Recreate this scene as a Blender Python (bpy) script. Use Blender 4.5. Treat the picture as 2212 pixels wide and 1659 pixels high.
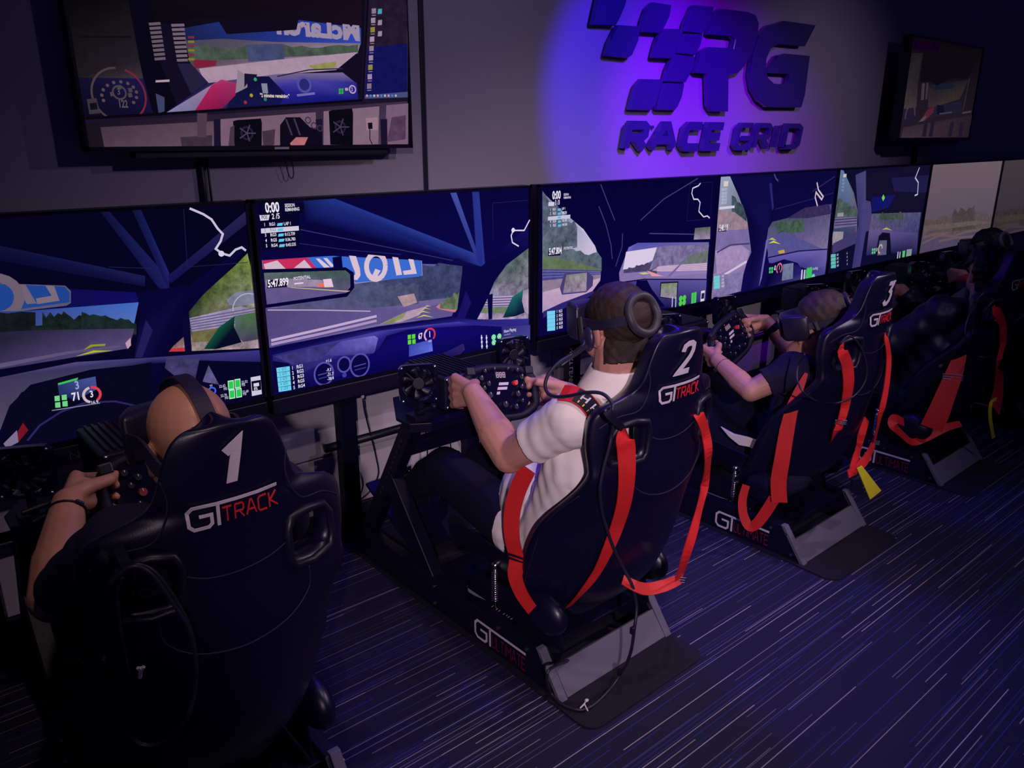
import bpy, bmesh, math, random
import numpy as np
from mathutils import Vector as V, Matrix

random.seed(7)
for o in list(bpy.data.objects):
    bpy.data.objects.remove(o, do_unlink=True)
SC = bpy.context.scene
COL = SC.collection

# ------------------------------------------------------------------ camera
CW, CH, CF = 2212.0, 1659.0, 1692.6
CP = V((-1.1022, -2.6461, 1.65))
yaw, pit, rol = [math.radians(a) for a in (40.895, 17.671, 0.0273)]
fw = V((math.sin(yaw) * math.cos(pit), math.cos(yaw) * math.cos(pit), -math.sin(pit)))
rt0 = V((math.cos(yaw), -math.sin(yaw), 0))
up0 = rt0.cross(fw)
rt = rt0 * math.cos(rol) + up0 * math.sin(rol)
up = up0 * math.cos(rol) - rt0 * math.sin(rol)
cam = bpy.data.cameras.new('camera')
cam.sensor_width = 36.0
cam.lens = CF / CW * 36.0
cam.clip_start = 0.05
camo = bpy.data.objects.new('camera', cam)
COL.objects.link(camo)
camo.matrix_world = Matrix(((rt.x, up.x, -fw.x, CP.x), (rt.y, up.y, -fw.y, CP.y), (rt.z, up.z, -fw.z, CP.z), (0, 0, 0, 1)))
SC.camera = camo

# ------------------------------------------------------------------ light and exposure
SC.view_settings.view_transform = 'Standard'
SC.view_settings.look = 'None'
SC.view_settings.exposure = 0.0
SC.view_settings.gamma = 1.0
SC.view_settings.use_curve_mapping = False
wd = bpy.data.worlds.new('dim_room')
SC.world = wd
wd.use_nodes = True
wd.node_tree.nodes['Background'].inputs[0].default_value = (0.20, 0.14, 1.0, 1)
wd.node_tree.nodes['Background'].inputs[1].default_value = 0.030


def spot(name, loc, target, power, col, size, blend=1.0, rad=0.06):
    l = bpy.data.lights.new(name, 'SPOT')
    l.energy = power
    l.color = col
    l.spot_size = math.radians(size)
    l.spot_blend = blend
    l.shadow_soft_size = rad
    o = bpy.data.objects.new(name, l)
    COL.objects.link(o)
    o.location = loc
    o.rotation_euler = (V(target) - V(loc)).to_track_quat('-Z', 'Y').to_euler()
    return o


spot('key_spot', (-2.5, -4.7, 2.65), (0.95, -0.95, 0.70), 560, (1.0, 0.76, 0.88), 34, 1.0, 0.05)
spot('ceiling_spot', (2.6, -2.4, 2.75), (0.9, -1.1, 0.75), 120, (0.95, 0.70, 0.90), 62, 1.0, 0.04)
spot('ceiling_spot', (0.4, -1.9, 2.75), (0.45, -1.0, 0.8), 45, (1.0, 0.76, 0.80), 70, 1.0, 0.04)
spot('ceiling_spot', (-0.75, -1.7, 2.75), (-0.62, -1.0, 1.0), 32, (1.0, 0.72, 0.60), 34, 1.0, 0.04)
spot('floor_wash', (2.0, -3.2, 2.75), (1.5, -2.0, 0.0), 75, (0.80, 0.72, 1.0), 84, 1.0, 0.1)
spot('wall_wash', (1.0, -2.6, 2.7), (1.0, 0.2, 1.35), 48, (0.70, 0.56, 1.0), 70, 1.0, 0.05)
spot('wall_wash', (3.4, -2.2, 2.7), (4.0, 0.2, 1.25), 42, (0.74, 0.58, 1.0), 66, 1.0, 0.05)
spot('blue_ceiling_lamp', (1.2, -0.2, 2.75), (1.1, -1.3, 0.8), 110, (0.07, 0.02, 1.0), 100, 1.0, 0.2)
spot('blue_sign_lamp', (1.15, -1.75, 2.7), (2.30, 0.2, 1.74), 270, (0.05, 0.0, 1.0), 38, 0.5, 0.03)
spot('violet_sign_lamp', (1.25, -1.75, 2.7), (2.90, 0.2, 1.52), 470, (0.26, 0.0, 1.0), 42, 1.0, 0.03)

# ------------------------------------------------------------------ helpers
WL = {}


def at(px, py, ax, val):
    d = rt * ((px - CW / 2) / CF) - up * ((py - CH / 2) / CF) + fw
    t = (val - CP[ax]) / d[ax]
    return CP + d * t


def srgb(c):
    r = []
    for x in c[:3]:
        x = x / 255.0
        r.append(x / 12.92 if x <= 0.04045 else ((x + 0.055) / 1.055) ** 2.4)
    return tuple(r)


MATS = {}


def mat(name, col, rough=0.5, metal=0.0, spec=0.5, bump=0.0, bscale=200.0, var=0.15, vscale=8.0, coat=0.0, emit=None, estr=1.0):
    if name in MATS:
        return MATS[name]
    m = bpy.data.materials.new(name)
    m.use_nodes = True
    nt = m.node_tree
    b = nt.nodes['Principled BSDF']
    b.inputs['Roughness'].default_value = rough
    b.inputs['Metallic'].default_value = metal
    b.inputs['Specular IOR Level'].default_value = spec
    b.inputs['Coat Weight'].default_value = coat
    tc = nt.nodes.new('ShaderNodeTexCoord')
    nz = nt.nodes.new('ShaderNodeTexNoise')
    nz.inputs['Scale'].default_value = vscale
    nz.inputs['Detail'].default_value = 4
    nt.links.new(tc.outputs['Object'], nz.inputs['Vector'])
    mx = nt.nodes.new('ShaderNodeMix')
    mx.data_type = 'RGBA'
    mx.inputs['A'].default_value = (*[c * (1 - var) for c in col], 1)
    mx.inputs['B'].default_value = (*[min(1, c * (1 + var)) for c in col], 1)
    nt.links.new(nz.outputs['Fac'], mx.inputs['Factor'])
    nt.links.new(mx.outputs['Result'], b.inputs['Base Color'])
    if bump > 0:
        n2 = nt.nodes.new('ShaderNodeTexNoise')
        n2.inputs['Scale'].default_value = bscale
        n2.inputs['Detail'].default_value = 3
        nt.links.new(tc.outputs['Object'], n2.inputs['Vector'])
        bp = nt.nodes.new('ShaderNodeBump')
        bp.inputs['Strength'].default_value = bump
        bp.inputs['Distance'].default_value = 0.002
        nt.links.new(n2.outputs['Fac'], bp.inputs['Height'])
        nt.links.new(bp.outputs['Normal'], b.inputs['Normal'])
    if emit:
        b.inputs['Emission Color'].default_value = (*emit, 1)
        b.inputs['Emission Strength'].default_value = estr
    MATS[name] = m
    return m


class B:
    """collects shapes into one bmesh; M is an optional transform"""

    def __init__(s, M=None):
        s.bm = bmesh.new()
        s.M = M

    def v(s, p):
        p = V(p)
        if s.M is not None:
            p = s.M @ p
        return s.bm.verts.new(p)

    def f(s, vs, mi=0):
        try:
            fc = s.bm.faces.new(vs)
            fc.material_index = mi
            return fc
        except ValueError:
            return None

    def box(s, c, size, R=None, mi=0):
        c = V(c)
        hx, hy, hz = [q / 2 for q in size]
        vs = []
        for x, y, z in ((-1, -1, -1), (1, -1, -1), (1, 1, -1), (-1, 1, -1), (-1, -1, 1), (1, -1, 1), (1, 1, 1), (-1, 1, 1)):
            p = V((x * hx, y * hy, z * hz))
            if R is not None:
                p = R @ p
            vs.append(s.v(c + p))
        for q in ((0, 3, 2, 1), (4, 5, 6, 7), (0, 1, 5, 4), (1, 2, 6, 5), (2, 3, 7, 6), (3, 0, 4, 7)):
            s.f([vs[k] for k in q], mi)

    def bar(s, p0, p1, w, h, side=(1, 0, 0), mi=0):
        p0, p1 = V(p0), V(p1)
        d = (p1 - p0)
        L = d.length
        d.normalize()
        a = V(side)
        a = (a - d * a.dot(d)).normalized()
        b = d.cross(a)
        R = Matrix((a, d, b)).transposed()
        s.box((p0 + p1) / 2, (w, L, h), R, mi)

    def tube(s, pts, r, n=8, closed=False, mi=0):
        pts = [V(p) for p in pts]
        N = len(pts)
        rs = r if isinstance(r, (list, tuple)) else [r] * N
        rings = []
        prev = None
        for i in range(N):
            if closed:
                d = (pts[(i + 1) % N] - pts[i - 1]).normalized()
            else:
                d = (pts[min(i + 1, N - 1)] - pts[max(i - 1, 0)]).normalized()
            if prev is None:
                a = d.orthogonal().normalized()
            else:
                a = (prev - d * prev.dot(d))
                a = a.normalized() if a.length > 1e-6 else d.orthogonal().normalized()
            prev = a
            b = d.cross(a)
            rings.append([s.v(pts[i] + (a * math.cos(2 * math.pi * k / n) + b * math.sin(2 * math.pi * k / n)) * rs[i]) for k in range(n)])
        for i in range(N if closed else N - 1):
            A, Bq = rings[i], rings[(i + 1) % N]
            sh = 0
            if closed and i == N - 1:
                best = 1e9
                for q in range(n):
                    dd = (A[0].co - Bq[q].co).length
                    if dd < best:
                        best, sh = dd, q
            for k in range(n):
                s.f([A[k], A[(k + 1) % n], Bq[(k + 1 + sh) % n], Bq[(k + sh) % n]], mi)
        if not closed:
            s.f(rings[0][::-1], mi)
            s.f(rings[-1], mi)

    def cyl(s, p0, p1, r0, r1=None, n=16, mi=0):
        s.tube([p0, p1], [r0, r0 if r1 is None else r1], n, mi=mi)

    def sph(s, c, r, R=None, nu=14, nv=9, mi=0):
        c = V(c)
        if not isinstance(r, (tuple, list)):
            r = (r, r, r)

        def P(a, b):
            p = V((r[0] * math.sin(b) * math.cos(a), r[1] * math.sin(b) * math.sin(a), r[2] * math.cos(b)))
            return c + (R @ p if R is not None else p)
        top, bot = s.v(P(0, 0)), s.v(P(0, math.pi))
        rows = [[s.v(P(2 * math.pi * k / nu, math.pi * j / nv)) for k in range(nu)] for j in range(1, nv)]
        for k in range(nu):
            k2 = (k + 1) % nu
            s.f([top, rows[0][k], rows[0][k2]], mi)
            s.f([rows[-1][k2], rows[-1][k], bot], mi)
            for j in range(len(rows) - 1):
                s.f([rows[j][k], rows[j + 1][k], rows[j + 1][k2], rows[j][k2]], mi)

    def cap(s, p0, p1, r0, r1, n=12):
        p0, p1 = V(p0), V(p1)
        s.sph(p0, r0, nu=n, nv=8)
        s.sph(p1, r1, nu=n, nv=8)
        if (p1 - p0).length > 1e-5:
            s.tube([p0, p1], [r0 * .995, r1 * .995], n)

    def prism(s, pts, off, mi=0):
        off = V(off)
        A = [s.v(p) for p in pts]
        Q = [s.v(V(p) + off) for p in pts]
        n = len(pts)
        s.f(A, mi)
        s.f(Q[::-1], mi)
        for i in range(n):
            s.f([A[i], Q[i], Q[(i + 1) % n], A[(i + 1) % n]], mi)

    def ribbon(s, pts, nrm, width, thick=0.003, mi=0):
        pts = [V(p) for p in pts]
        N = len(pts)
        ws = width if isinstance(width, (list, tuple)) else [width] * N
        ns = nrm if isinstance(nrm, list) else [nrm] * N
        rows = []
        for i in range(N):
            d = (pts[min(i + 1, N - 1)] - pts[max(i - 1, 0)]).normalized()
            nn = V(ns[i])
            a = d.cross(nn)
            a = a.normalized() if a.length > 1e-5 else d.orthogonal().normalized()
            nn = a.cross(d).normalized()
            h = ws[i] / 2
            rows.append([s.v(pts[i] - a * h - nn * thick / 2), s.v(pts[i] + a * h - nn * thick / 2), s.v(pts[i] + a * h + nn * thick / 2), s.v(pts[i] - a * h + nn * thick / 2)])
        for i in range(N - 1):
            for k in range(4):
                s.f([rows[i][k], rows[i][(k + 1) % 4], rows[i + 1][(k + 1) % 4], rows[i + 1][k]], mi)
        s.f(rows[0][::-1], mi)
        s.f(rows[-1], mi)

    def mesh(s, name):
        bmesh.ops.recalc_face_normals(s.bm, faces=s.bm.faces)
        me = bpy.data.meshes.new(name)
        s.bm.to_mesh(me)
        s.bm.free()
        return me


def spline(pts, n=8):
    pts = [V(p) for p in pts]
    out = []
    N = len(pts)
    for i in range(N - 1):
        p0, p1, p2, p3 = pts[max(i - 1, 0)], pts[i], pts[i + 1], pts[min(i + 2, N - 1)]
        for k in range(n):
            t = k / n
            out.append(0.5 * ((2 * p1) + (p2 - p0) * t + (2 * p0 - 5 * p1 + 4 * p2 - p3) * t * t + (3 * p1 - p0 - 3 * p2 + p3) * t ** 3))
    out.append(pts[-1])
    return out


def obj(name, b, m, parent=None, smooth=False, bevel=None, subsurf=0, solid=None, label=None, cat=None, group=None, kind=None):
    me = b.mesh(name) if isinstance(b, B) else b
    ms = m if isinstance(m, list) else [m]
    for q in ms:
        if q.name not in [x.name for x in me.materials]:
            me.materials.append(q)
    off = WL.get(parent.name, V((0, 0, 0))) if parent else V((0, 0, 0))
    if off.length > 0:
        me.transform(Matrix.Translation(-off))
    o = bpy.data.objects.new(name, me)
    COL.objects.link(o)
    if parent:
        o.parent = parent
        WL[o.name] = off
    if smooth:
        me.polygons.foreach_set('use_smooth', [True] * len(me.polygons))
    if bevel:
        md = o.modifiers.new('bevel', 'BEVEL')
        md.width = bevel
        md.segments = 2
        md.limit_method = 'ANGLE'
        md.angle_limit = math.radians(40)
    if solid:
        md = o.modifiers.new('solid', 'SOLIDIFY')
        md.thickness = solid
        md.offset = 0
    if subsurf:
        md = o.modifiers.new('subsurf', 'SUBSURF')
        md.levels = subsurf
        md.render_levels = subsurf
    if label:
        o['label'] = label
    if cat:
        o['category'] = cat
    if group:
        o['group'] = group
    if kind:
        o['kind'] = kind
    return o


def thing(name, label, cat, loc=(0, 0, 0), group=None):
    o = bpy.data.objects.new(name, None)
    COL.objects.link(o)
    o.empty_display_size = 0.05
    o.location = loc
    o['label'] = label
    o['category'] = cat
    if group:
        o['group'] = group
    WL[o.name] = V(loc)
    return o


def dup(root, delta, label):
    r = root.copy()
    COL.objects.link(r)
    r.location = V(root.location) + V(delta)
    r['label'] = label
    WL[r.name] = V(r.location)

    def rec(src, dst):
        for ch in list(src.children):
            c = ch.copy()
            COL.objects.link(c)
            c.parent = dst
            WL[c.name] = WL[r.name]
            rec(ch, c)
    rec(root, r)
    return r


# ------------------------------------------------------------------ materials
M_leather = mat('black_leather', (0.0036, 0.0026, 0.024), 0.36, 0, 0.5, 0.10, 260, 0.2, 6)
M_seam = mat('seam_highlight', (0.012, 0.010, 0.045), 0.6, 0, 0.3)  # seam tone raised above the leather to paint in faint highlight lines
M_frame = mat('black_steel', (0.0035, 0.0026, 0.020), 0.42, 0.0, 0.35, 0.05, 300, 0.25, 12)
M_plastic = mat('black_plastic', (0.005, 0.004, 0.020), 0.44, 0, 0.5, 0, 1, 0.2, 10)
M_gloss = mat('gloss_black', (0.004, 0.003, 0.02), 0.12, 0, 0.6)
M_rubber = mat('black_rubber', (0.006, 0.005, 0.022), 0.6, 0, 0.3)
M_grey = mat('grey_steel_plate', (0.12, 0.11, 0.16), 0.55, 0.0, 0.3, 0.05, 300, 0.04, 10)
M_chrome = mat('chrome', (0.75, 0.75, 0.8), 0.18, 1.0)
M_screw = mat('screw_steel', (0.55, 0.55, 0.6), 0.3, 1.0)
M_white = mat('white_print', (0.62, 0.56, 0.66), 0.45, 0, 0.4, 0, 1, 0.06)
M_silver = mat('silver_thread', (0.60, 0.52, 0.62), 0.4, 0.0, 0.5, 0.2, 400, 0.1, 60)
M_red = mat('red_thread', (0.60, 0.02, 0.03), 0.5, 0, 0.4, 0.2, 400, 0.15, 40)
M_redprint = mat('dark_red_print', (0.20, 0.012, 0.03), 0.5)
M_belt = mat('red_webbing', (0.58, 0.018, 0.020), 0.55, 0, 0.35, 0.25, 500, 0.12, 30)
M_yellow = mat('yellow_strap', (0.72, 0.62, 0.03), 0.55, 0, 0.3)
M_cable = mat('black_cable', (0.014, 0.012, 0.035), 0.45, 0, 0.5)
M_mat = mat('rubber_mat', (0.012, 0.010, 0.024), 0.75, 0, 0.25, 0.35, 400, 0.2, 20)
M_skin = mat('skin', (0.52, 0.25, 0.20), 0.5, 0, 0.35, 0.12, 260, 0.10, 14)
M_skin2 = mat('skin_tan', (0.50, 0.235, 0.16), 0.42, 0, 0.4, 0.10, 260, 0.10, 14)
M_hair = mat('dark_brown_hair', (0.028, 0.015, 0.014), 0.55, 0, 0.3, 0.9, 420, 0.5, 60)
M_hair2 = mat('brown_hair', (0.055, 0.032, 0.028), 0.5, 0, 0.3, 0.9, 300, 0.5, 60)
M_hair3 = mat('black_hair', (0.008, 0.006, 0.010), 0.5, 0, 0.3, 0.8, 300, 0.4, 60)
M_polo = mat('white_polo_cotton', (0.80, 0.73, 0.72), 0.8, 0, 0.15, 0.25, 500, 0.05, 6)
M_tee = mat('navy_tee_cotton', (0.016, 0.014, 0.045), 0.85, 0, 0.15, 0.3, 400, 0.15, 8)
M_jacket = mat('dark_jacket_nylon', (0.010, 0.008, 0.040), 0.45, 0, 0.4, 0.3, 60, 0.2, 8)
M_trouser = mat('black_trousers', (0.006, 0.005, 0.022), 0.85, 0, 0.15, 0.3, 300, 0.2, 8)
M_shoe = mat('dark_shoe', (0.01, 0.008, 0.02), 0.6)
M_headset = mat('headset_plastic', (0.018, 0.015, 0.045), 0.38, 0, 0.5, 0.05, 300)
M_ring = mat('headset_grey_pad', (0.032, 0.027, 0.040), 0.5, 0, 0.4, 0.1, 300)
M_sign = mat('sign_acrylic', (0.05, 0.045, 0.16), 0.13, 0, 0.6, 0, 1, 0.05)
M_bezel = mat('monitor_bezel', (0.005, 0.004, 0.016), 0.3, 0, 0.5)
M_label = mat('label_white', (0.6, 0.55, 0.6), 0.6)


def screen_material(name='lit_screen', k=1.0):
    m = bpy.data.materials.new(name)
    m.use_nodes = True
    nt = m.node_tree
    nt.nodes.clear()
    out = nt.nodes.new('ShaderNodeOutputMaterial')
    em = nt.nodes.new('ShaderNodeEmission')
    em.inputs['Strength'].default_value = k
    at_ = nt.nodes.new('ShaderNodeVertexColor')
    at_.layer_name = 'Col'
    tc = nt.nodes.new('ShaderNodeTexCoord')
    nz = nt.nodes.new('ShaderNodeTexNoise')
    nz.inputs['Scale'].default_value = 26
    nz.inputs['Detail'].default_value = 7
    nz.inputs['Roughness'].default_value = 0.72
    nt.links.new(tc.outputs['Object'], nz.inputs['Vector'])
    mr = nt.nodes.new('ShaderNodeMapRange')
    mr.inputs['From Min'].default_value = 0.3
    mr.inputs['From Max'].default_value = 0.7
    mr.inputs['To Min'].default_value = -1
    mr.inputs['To Max'].default_value = 1
    nt.links.new(nz.outputs['Fac'], mr.inputs['Value'])
    mu = nt.nodes.new('ShaderNodeMath')
    mu.operation = 'MULTIPLY_ADD'
    nt.links.new(mr.outputs['Result'], mu.inputs[0])
    nt.links.new(at_.outputs['Alpha'], mu.inputs[1])
    mu.inputs[2].default_value = 1.0
    sc = nt.nodes.new('ShaderNodeVectorMath')
    sc.operation = 'SCALE'
    nt.links.new(at_.outputs['Color'], sc.inputs[0])
    nt.links.new(mu.outputs[0], sc.inputs['Scale'])
    nt.links.new(sc.outputs[0], em.inputs['Color'])
    nt.links.new(em.outputs[0], out.inputs[0])
    return m


M_screen = screen_material()

# ------------------------------------------------------------------ text helpers
_tc = {}


def text_geo(s, bold=0.0):
    """glyph outlines of a short text as (verts2d, faces), unit cap height about 0.7"""
    key = (s, bold)
    if key in _tc:
        return _tc[key]
    cu = bpy.data.curves.new('t', 'FONT')
    cu.body = s
    cu.resolution_u = 2
    cu.offset = bold
    o = bpy.data.objects.new('t', cu)
    COL.objects.link(o)
    dg = bpy.context.evaluated_depsgraph_get()
    me = bpy.data.meshes.new_from_object(o.evaluated_get(dg))
    vs = [(v.co.x, v.co.y) for v in me.vertices]
    fs = [tuple(p.vertices) for p in me.polygons]
    bpy.data.objects.remove(o, do_unlink=True)
    bpy.data.curves.remove(cu)
    bpy.data.meshes.remove(me)
    _tc[key] = (vs, fs)
    return _tc[key]


STROKES = {  # unit box, width w, height 1
    'T': (.8, [[(0, 1), (.8, 1)], [(.4, 1), (.4, 0)]]),
    'R': (.85, [[(.05, 0), (.05, 1)], [(.05, 1), (.7, 1), (.82, .88), (.82, .6), (.7, .48), (.05, .48)], [(.42, .48), (.85, 0)]]),
    'A': (.9, [[(0, 0), (.38, 1), (.52, 1), (.9, 0)], [(.17, .34), (.73, .34)]]),
    'C': (.8, [[(.8, 1), (.15, 1), (0, .85), (0, .15), (.15, 0), (.8, 0)]]),
    'K': (.85, [[(.05, 0), (.05, 1)], [(.8, 1), (.1, .5), (.85, 0)]]),
    'U': (.8, [[(0, 1), (0, .15), (.15, 0), (.65, 0), (.8, .15), (.8, 1)]]),
    'L': (.65, [[(0, 1), (0, 0), (.65, 0)]]),
    'I': (.1, [[(.05, 0), (.05, 1)]]),
    'M': (1.0, [[(0, 0), (0, 1), (.5, .45), (1, 1), (1, 0)]]),
    'E': (.75, [[(.75, 1), (0, 1), (0, 0), (.75, 0)], [(0, .5), (.65, .5)]]),
    'G': (.85, [[(.85, 1), (.15, 1), (0, .85), (0, .15), (.15, 0), (.85, 0), (.85, .42), (.45, .42)]]),
    'D': (.85, [[(.05, 0), (.05, 1), (.65, 1), (.82, .85), (.82, .15), (.65, 0), (.05, 0)]]),
    'N': (.85, [[(0, 0), (0, 1), (.85, 0), (.85, 1)]]),
    'V': (.85, [[(0, 1), (.4, 0), (.85, 1)]]),
    'F': (.75, [[(0, 0), (0, 1), (.75, 1)], [(0, .5), (.6, .5)]]),
    'X': (.85, [[(0, 1), (.85, 0)], [(0, 0), (.85, 1)]]),
}


def stroke_quads(pl, w):
    """miter-joined strip of a 2d polyline -> list of quads"""
    P = [V((x, y)) for x, y in pl]
    L, R_ = [], []
    for i in range(len(P)):
        if i == 0:
            d = (P[1] - P[0]).normalized()
            m = V((-d.y, d.x))
            k = 1
        elif i == len(P) - 1:
            d = (P[-1] - P[-2]).normalized()
            m = V((-d.y, d.x))
            k = 1
        else:
            d0 = (P[i] - P[i - 1]).normalized()
            d1 = (P[i + 1] - P[i]).normalized()
            n0, n1 = V((-d0.y, d0.x)), V((-d1.y, d1.x))
            m = (n0 + n1)
            m = m.normalized() if m.length > 1e-4 else n0
            k = min(1 / max(0.35, m.dot(n0)), 2.2)
        L.append(P[i] + m * w / 2 * k)
        R_.append(P[i] - m * w / 2 * k)
    return [(L[i], R_[i], R_[i + 1], L[i + 1]) for i in range(len(P) - 1)]


def stroke_text(s, h, w, gap=.22, slant=0.0, sub=1, sx=1.0):
    """quads (2d) of a word, cap height h, stroke w (absolute); returns quads, total width"""
    qs = []
    x = 0
    for ch in s:
        if ch == ' ':
            x += .5 * h * sx
            continue
        cw, pls = STROKES[ch]
        for pl in pls:
            pts = [(px * h * sx, py * h) for px, py in pl]
            if sub > 1:
                q = []
                for i in range(len(pts) - 1):
                    for k in range(sub):
                        q.append((pts[i][0] + (pts[i + 1][0] - pts[i][0]) * k / sub, pts[i][1] + (pts[i + 1][1] - pts[i][1]) * k / sub))
                q.append(pts[-1])
                pts = q
            for qd in stroke_quads(pts, w):
                qs.append([V((p.x + x + slant * p.y, p.y)) for p in qd])
        x += (cw * sx + gap) * h
    return qs, x - gap * h


# ------------------------------------------------------------------ setting
YW = 0.22   # back wall plane


def carpet():
    m = bpy.data.materials.new('striped_carpet')
    m.use_nodes = True
    nt = m.node_tree
    N, Lk = nt.nodes, nt.links
    b = N['Principled BSDF']
    b.inputs['Roughness'].default_value = 0.95
    b.inputs['Specular IOR Level'].default_value = 0.1
    tc = N.new('ShaderNodeTexCoord')
    mp = N.new('ShaderNodeMapping')
    mp.inputs['Rotation'].default_value = (0, 0, math.radians(1))
    Lk.new(tc.outputs['Object'], mp.inputs['Vector'])
    sp = N.new('ShaderNodeSeparateXYZ')
    Lk.new(mp.outputs[0], sp.inputs[0])

    def math_(op, a, b_=None, c=None):
        n = N.new('ShaderNodeMath')
        n.operation = op
        for i, q in enumerate((a, b_, c)):
            if q is None:
                continue
            if isinstance(q, (int, float)):
                n.inputs[i].default_value = q
            else:
                Lk.new(q, n.inputs[i])
        return n.outputs[0]

    def wn(x, y, z=0.0):
        cb = N.new('ShaderNodeCombineXYZ')
        for i, q in enumerate((x, y, z)):
            if isinstance(q, (int, float)):
                cb.inputs[i].default_value = q
            else:
                Lk.new(q, cb.inputs[i])
        w = N.new('ShaderNodeTexWhiteNoise')
        w.noise_dimensions = '3D'
        Lk.new(cb.outputs[0], w.inputs['Vector'])
        return w.outputs['Value']
    X, Y = sp.outputs[0], sp.outputs[1]
    base = (0.028, 0.024, 0.072)
    cur = None

    def layer(rowh, seg, thresh, colour, width, seed, prev):
        yr = math_('DIVIDE', Y, rowh)
        row = math_('FLOOR', yr)
        fr = math_('FRACT', yr)
        off = math_('MULTIPLY', wn(row, seed), 37.0)
        xs = math_('ADD', math_('DIVIDE', X, seg), off)
        sg = math_('FLOOR', xs)
        r = wn(row, sg, seed + 5.0)
        on = math_('LESS_THAN', r, thresh)
        inl = math_('MULTIPLY', math_('GREATER_THAN', fr, 0.5 - width / 2), math_('LESS_THAN', fr, 0.5 + width / 2))
        k = math_('MULTIPLY', math_('MULTIPLY', on, inl), math_('MULTIPLY_ADD', wn(row, sg, seed + 9.0), 0.7, 0.3))
        mx = N.new('ShaderNodeMix')
        mx.data_type = 'RGBA'
        Lk.new(k, mx.inputs['Factor'])
        if prev is None:
            mx.inputs['A'].default_value = (*base, 1)
        else:
            Lk.new(prev, mx.inputs['A'])
        mx.inputs['B'].default_value = (*colour, 1)
        return mx.outputs['Result']
    cur = layer(0.012, 0.62, 0.28, (0.040, 0.062, 0.30), 0.24, 21.0, None)
    cur = layer(0.017, 0.75, 0.26, (0.15, 0.13, 0.27), 0.16, 61.0, cur)
    cur = layer(0.026, 0.52, 0.32, (0.52, 0.44, 0.52), 0.11, 41.0, cur)
    nz = N.new('ShaderNodeTexNoise')
    nz.inputs['Scale'].default_value = 350
    nz.inputs['Detail'].default_value = 2
    Lk.new(tc.outputs['Object'], nz.inputs['Vector'])
    mx = N.new('ShaderNodeMix')
    mx.data_type = 'RGBA'
    mx.blend_type = 'MULTIPLY'
    mx.inputs['Factor'].default_value = 0.5
    Lk.new(cur, mx.inputs['A'])
    Lk.new(nz.outputs['Fac'], mx.inputs['B'])
    Lk.new(mx.outputs['Result'], b.inputs['Base Color'])
    bp = N.new('ShaderNodeBump')
    bp.inputs['Strength'].default_value = 0.5
    bp.inputs['Distance'].default_value = 0.003
    Lk.new(nz.outputs['Fac'], bp.inputs['Height'])
    Lk.new(bp.outputs[0], b.inputs['Normal'])
    return m


b = B()
b.box((4.0, -2.2, -0.05), (16, 5.0, 0.10))
obj('floor', b, carpet(), kind='structure', label='navy carpet with fine broken white and blue stripes')
M_wall = mat('grey_wall_paint', (0.42, 0.385, 0.42), 0.75, 0, 0.3, 0.12, 120, 0.05, 2)
b = B()
b.box((4.0, YW + 0.06, 1.55), (16, 0.12, 3.1))
obj('wall_back', b, M_wall, kind='structure', label='pale grey painted wall behind the monitors')
M_base = mat('dark_baseboard', (0.012, 0.010, 0.03), 0.5)
b = B()
b.box((4.0, YW - 0.008, 0.04), (16, 0.016, 0.08))
obj('baseboard_back', b, M_base, kind='structure', bevel=0.004)
# vertical cover strip right of the big television
b = B()
b.box((0.887, YW - 0.004, 1.55), (0.020, 0.008, 3.1))
tr = obj('trim_1', b, M_base, kind='structure', bevel=0.002)
b = B()
b.box((0.905, YW - 0.003, 1.55), (0.008, 0.006, 3.1))
obj('strip_edge', b, M_wall, parent=tr)
# horizontal rail and vertical joints of the lower panelling
M_pan = mat('lower_panel_paint', (0.50, 0.46, 0.50), 0.7, 0, 0.3, 0.1, 120, 0.04, 2)
k = 0
px_edges = [-2.6, -1.75, -0.9, -0.05, 0.8, 1.65, 2.1, 2.5, 3.2, 4.05, 4.9, 5.75]
tw = None
for i in range(len(px_edges) - 1):
    for z0, z1 in ((0.085, 0.335), (0.345, 0.71)):
        b = B()
        b.box(((px_edges[i] + px_edges[i + 1]) / 2, YW - 0.006, (z0 + z1) / 2), (px_edges[i + 1] - px_edges[i] - 0.012, 0.012, z1 - z0))
        obj('wall_panel', b, M_pan, parent=bpy.data.objects['wall_back'], bevel=0.002)

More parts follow.
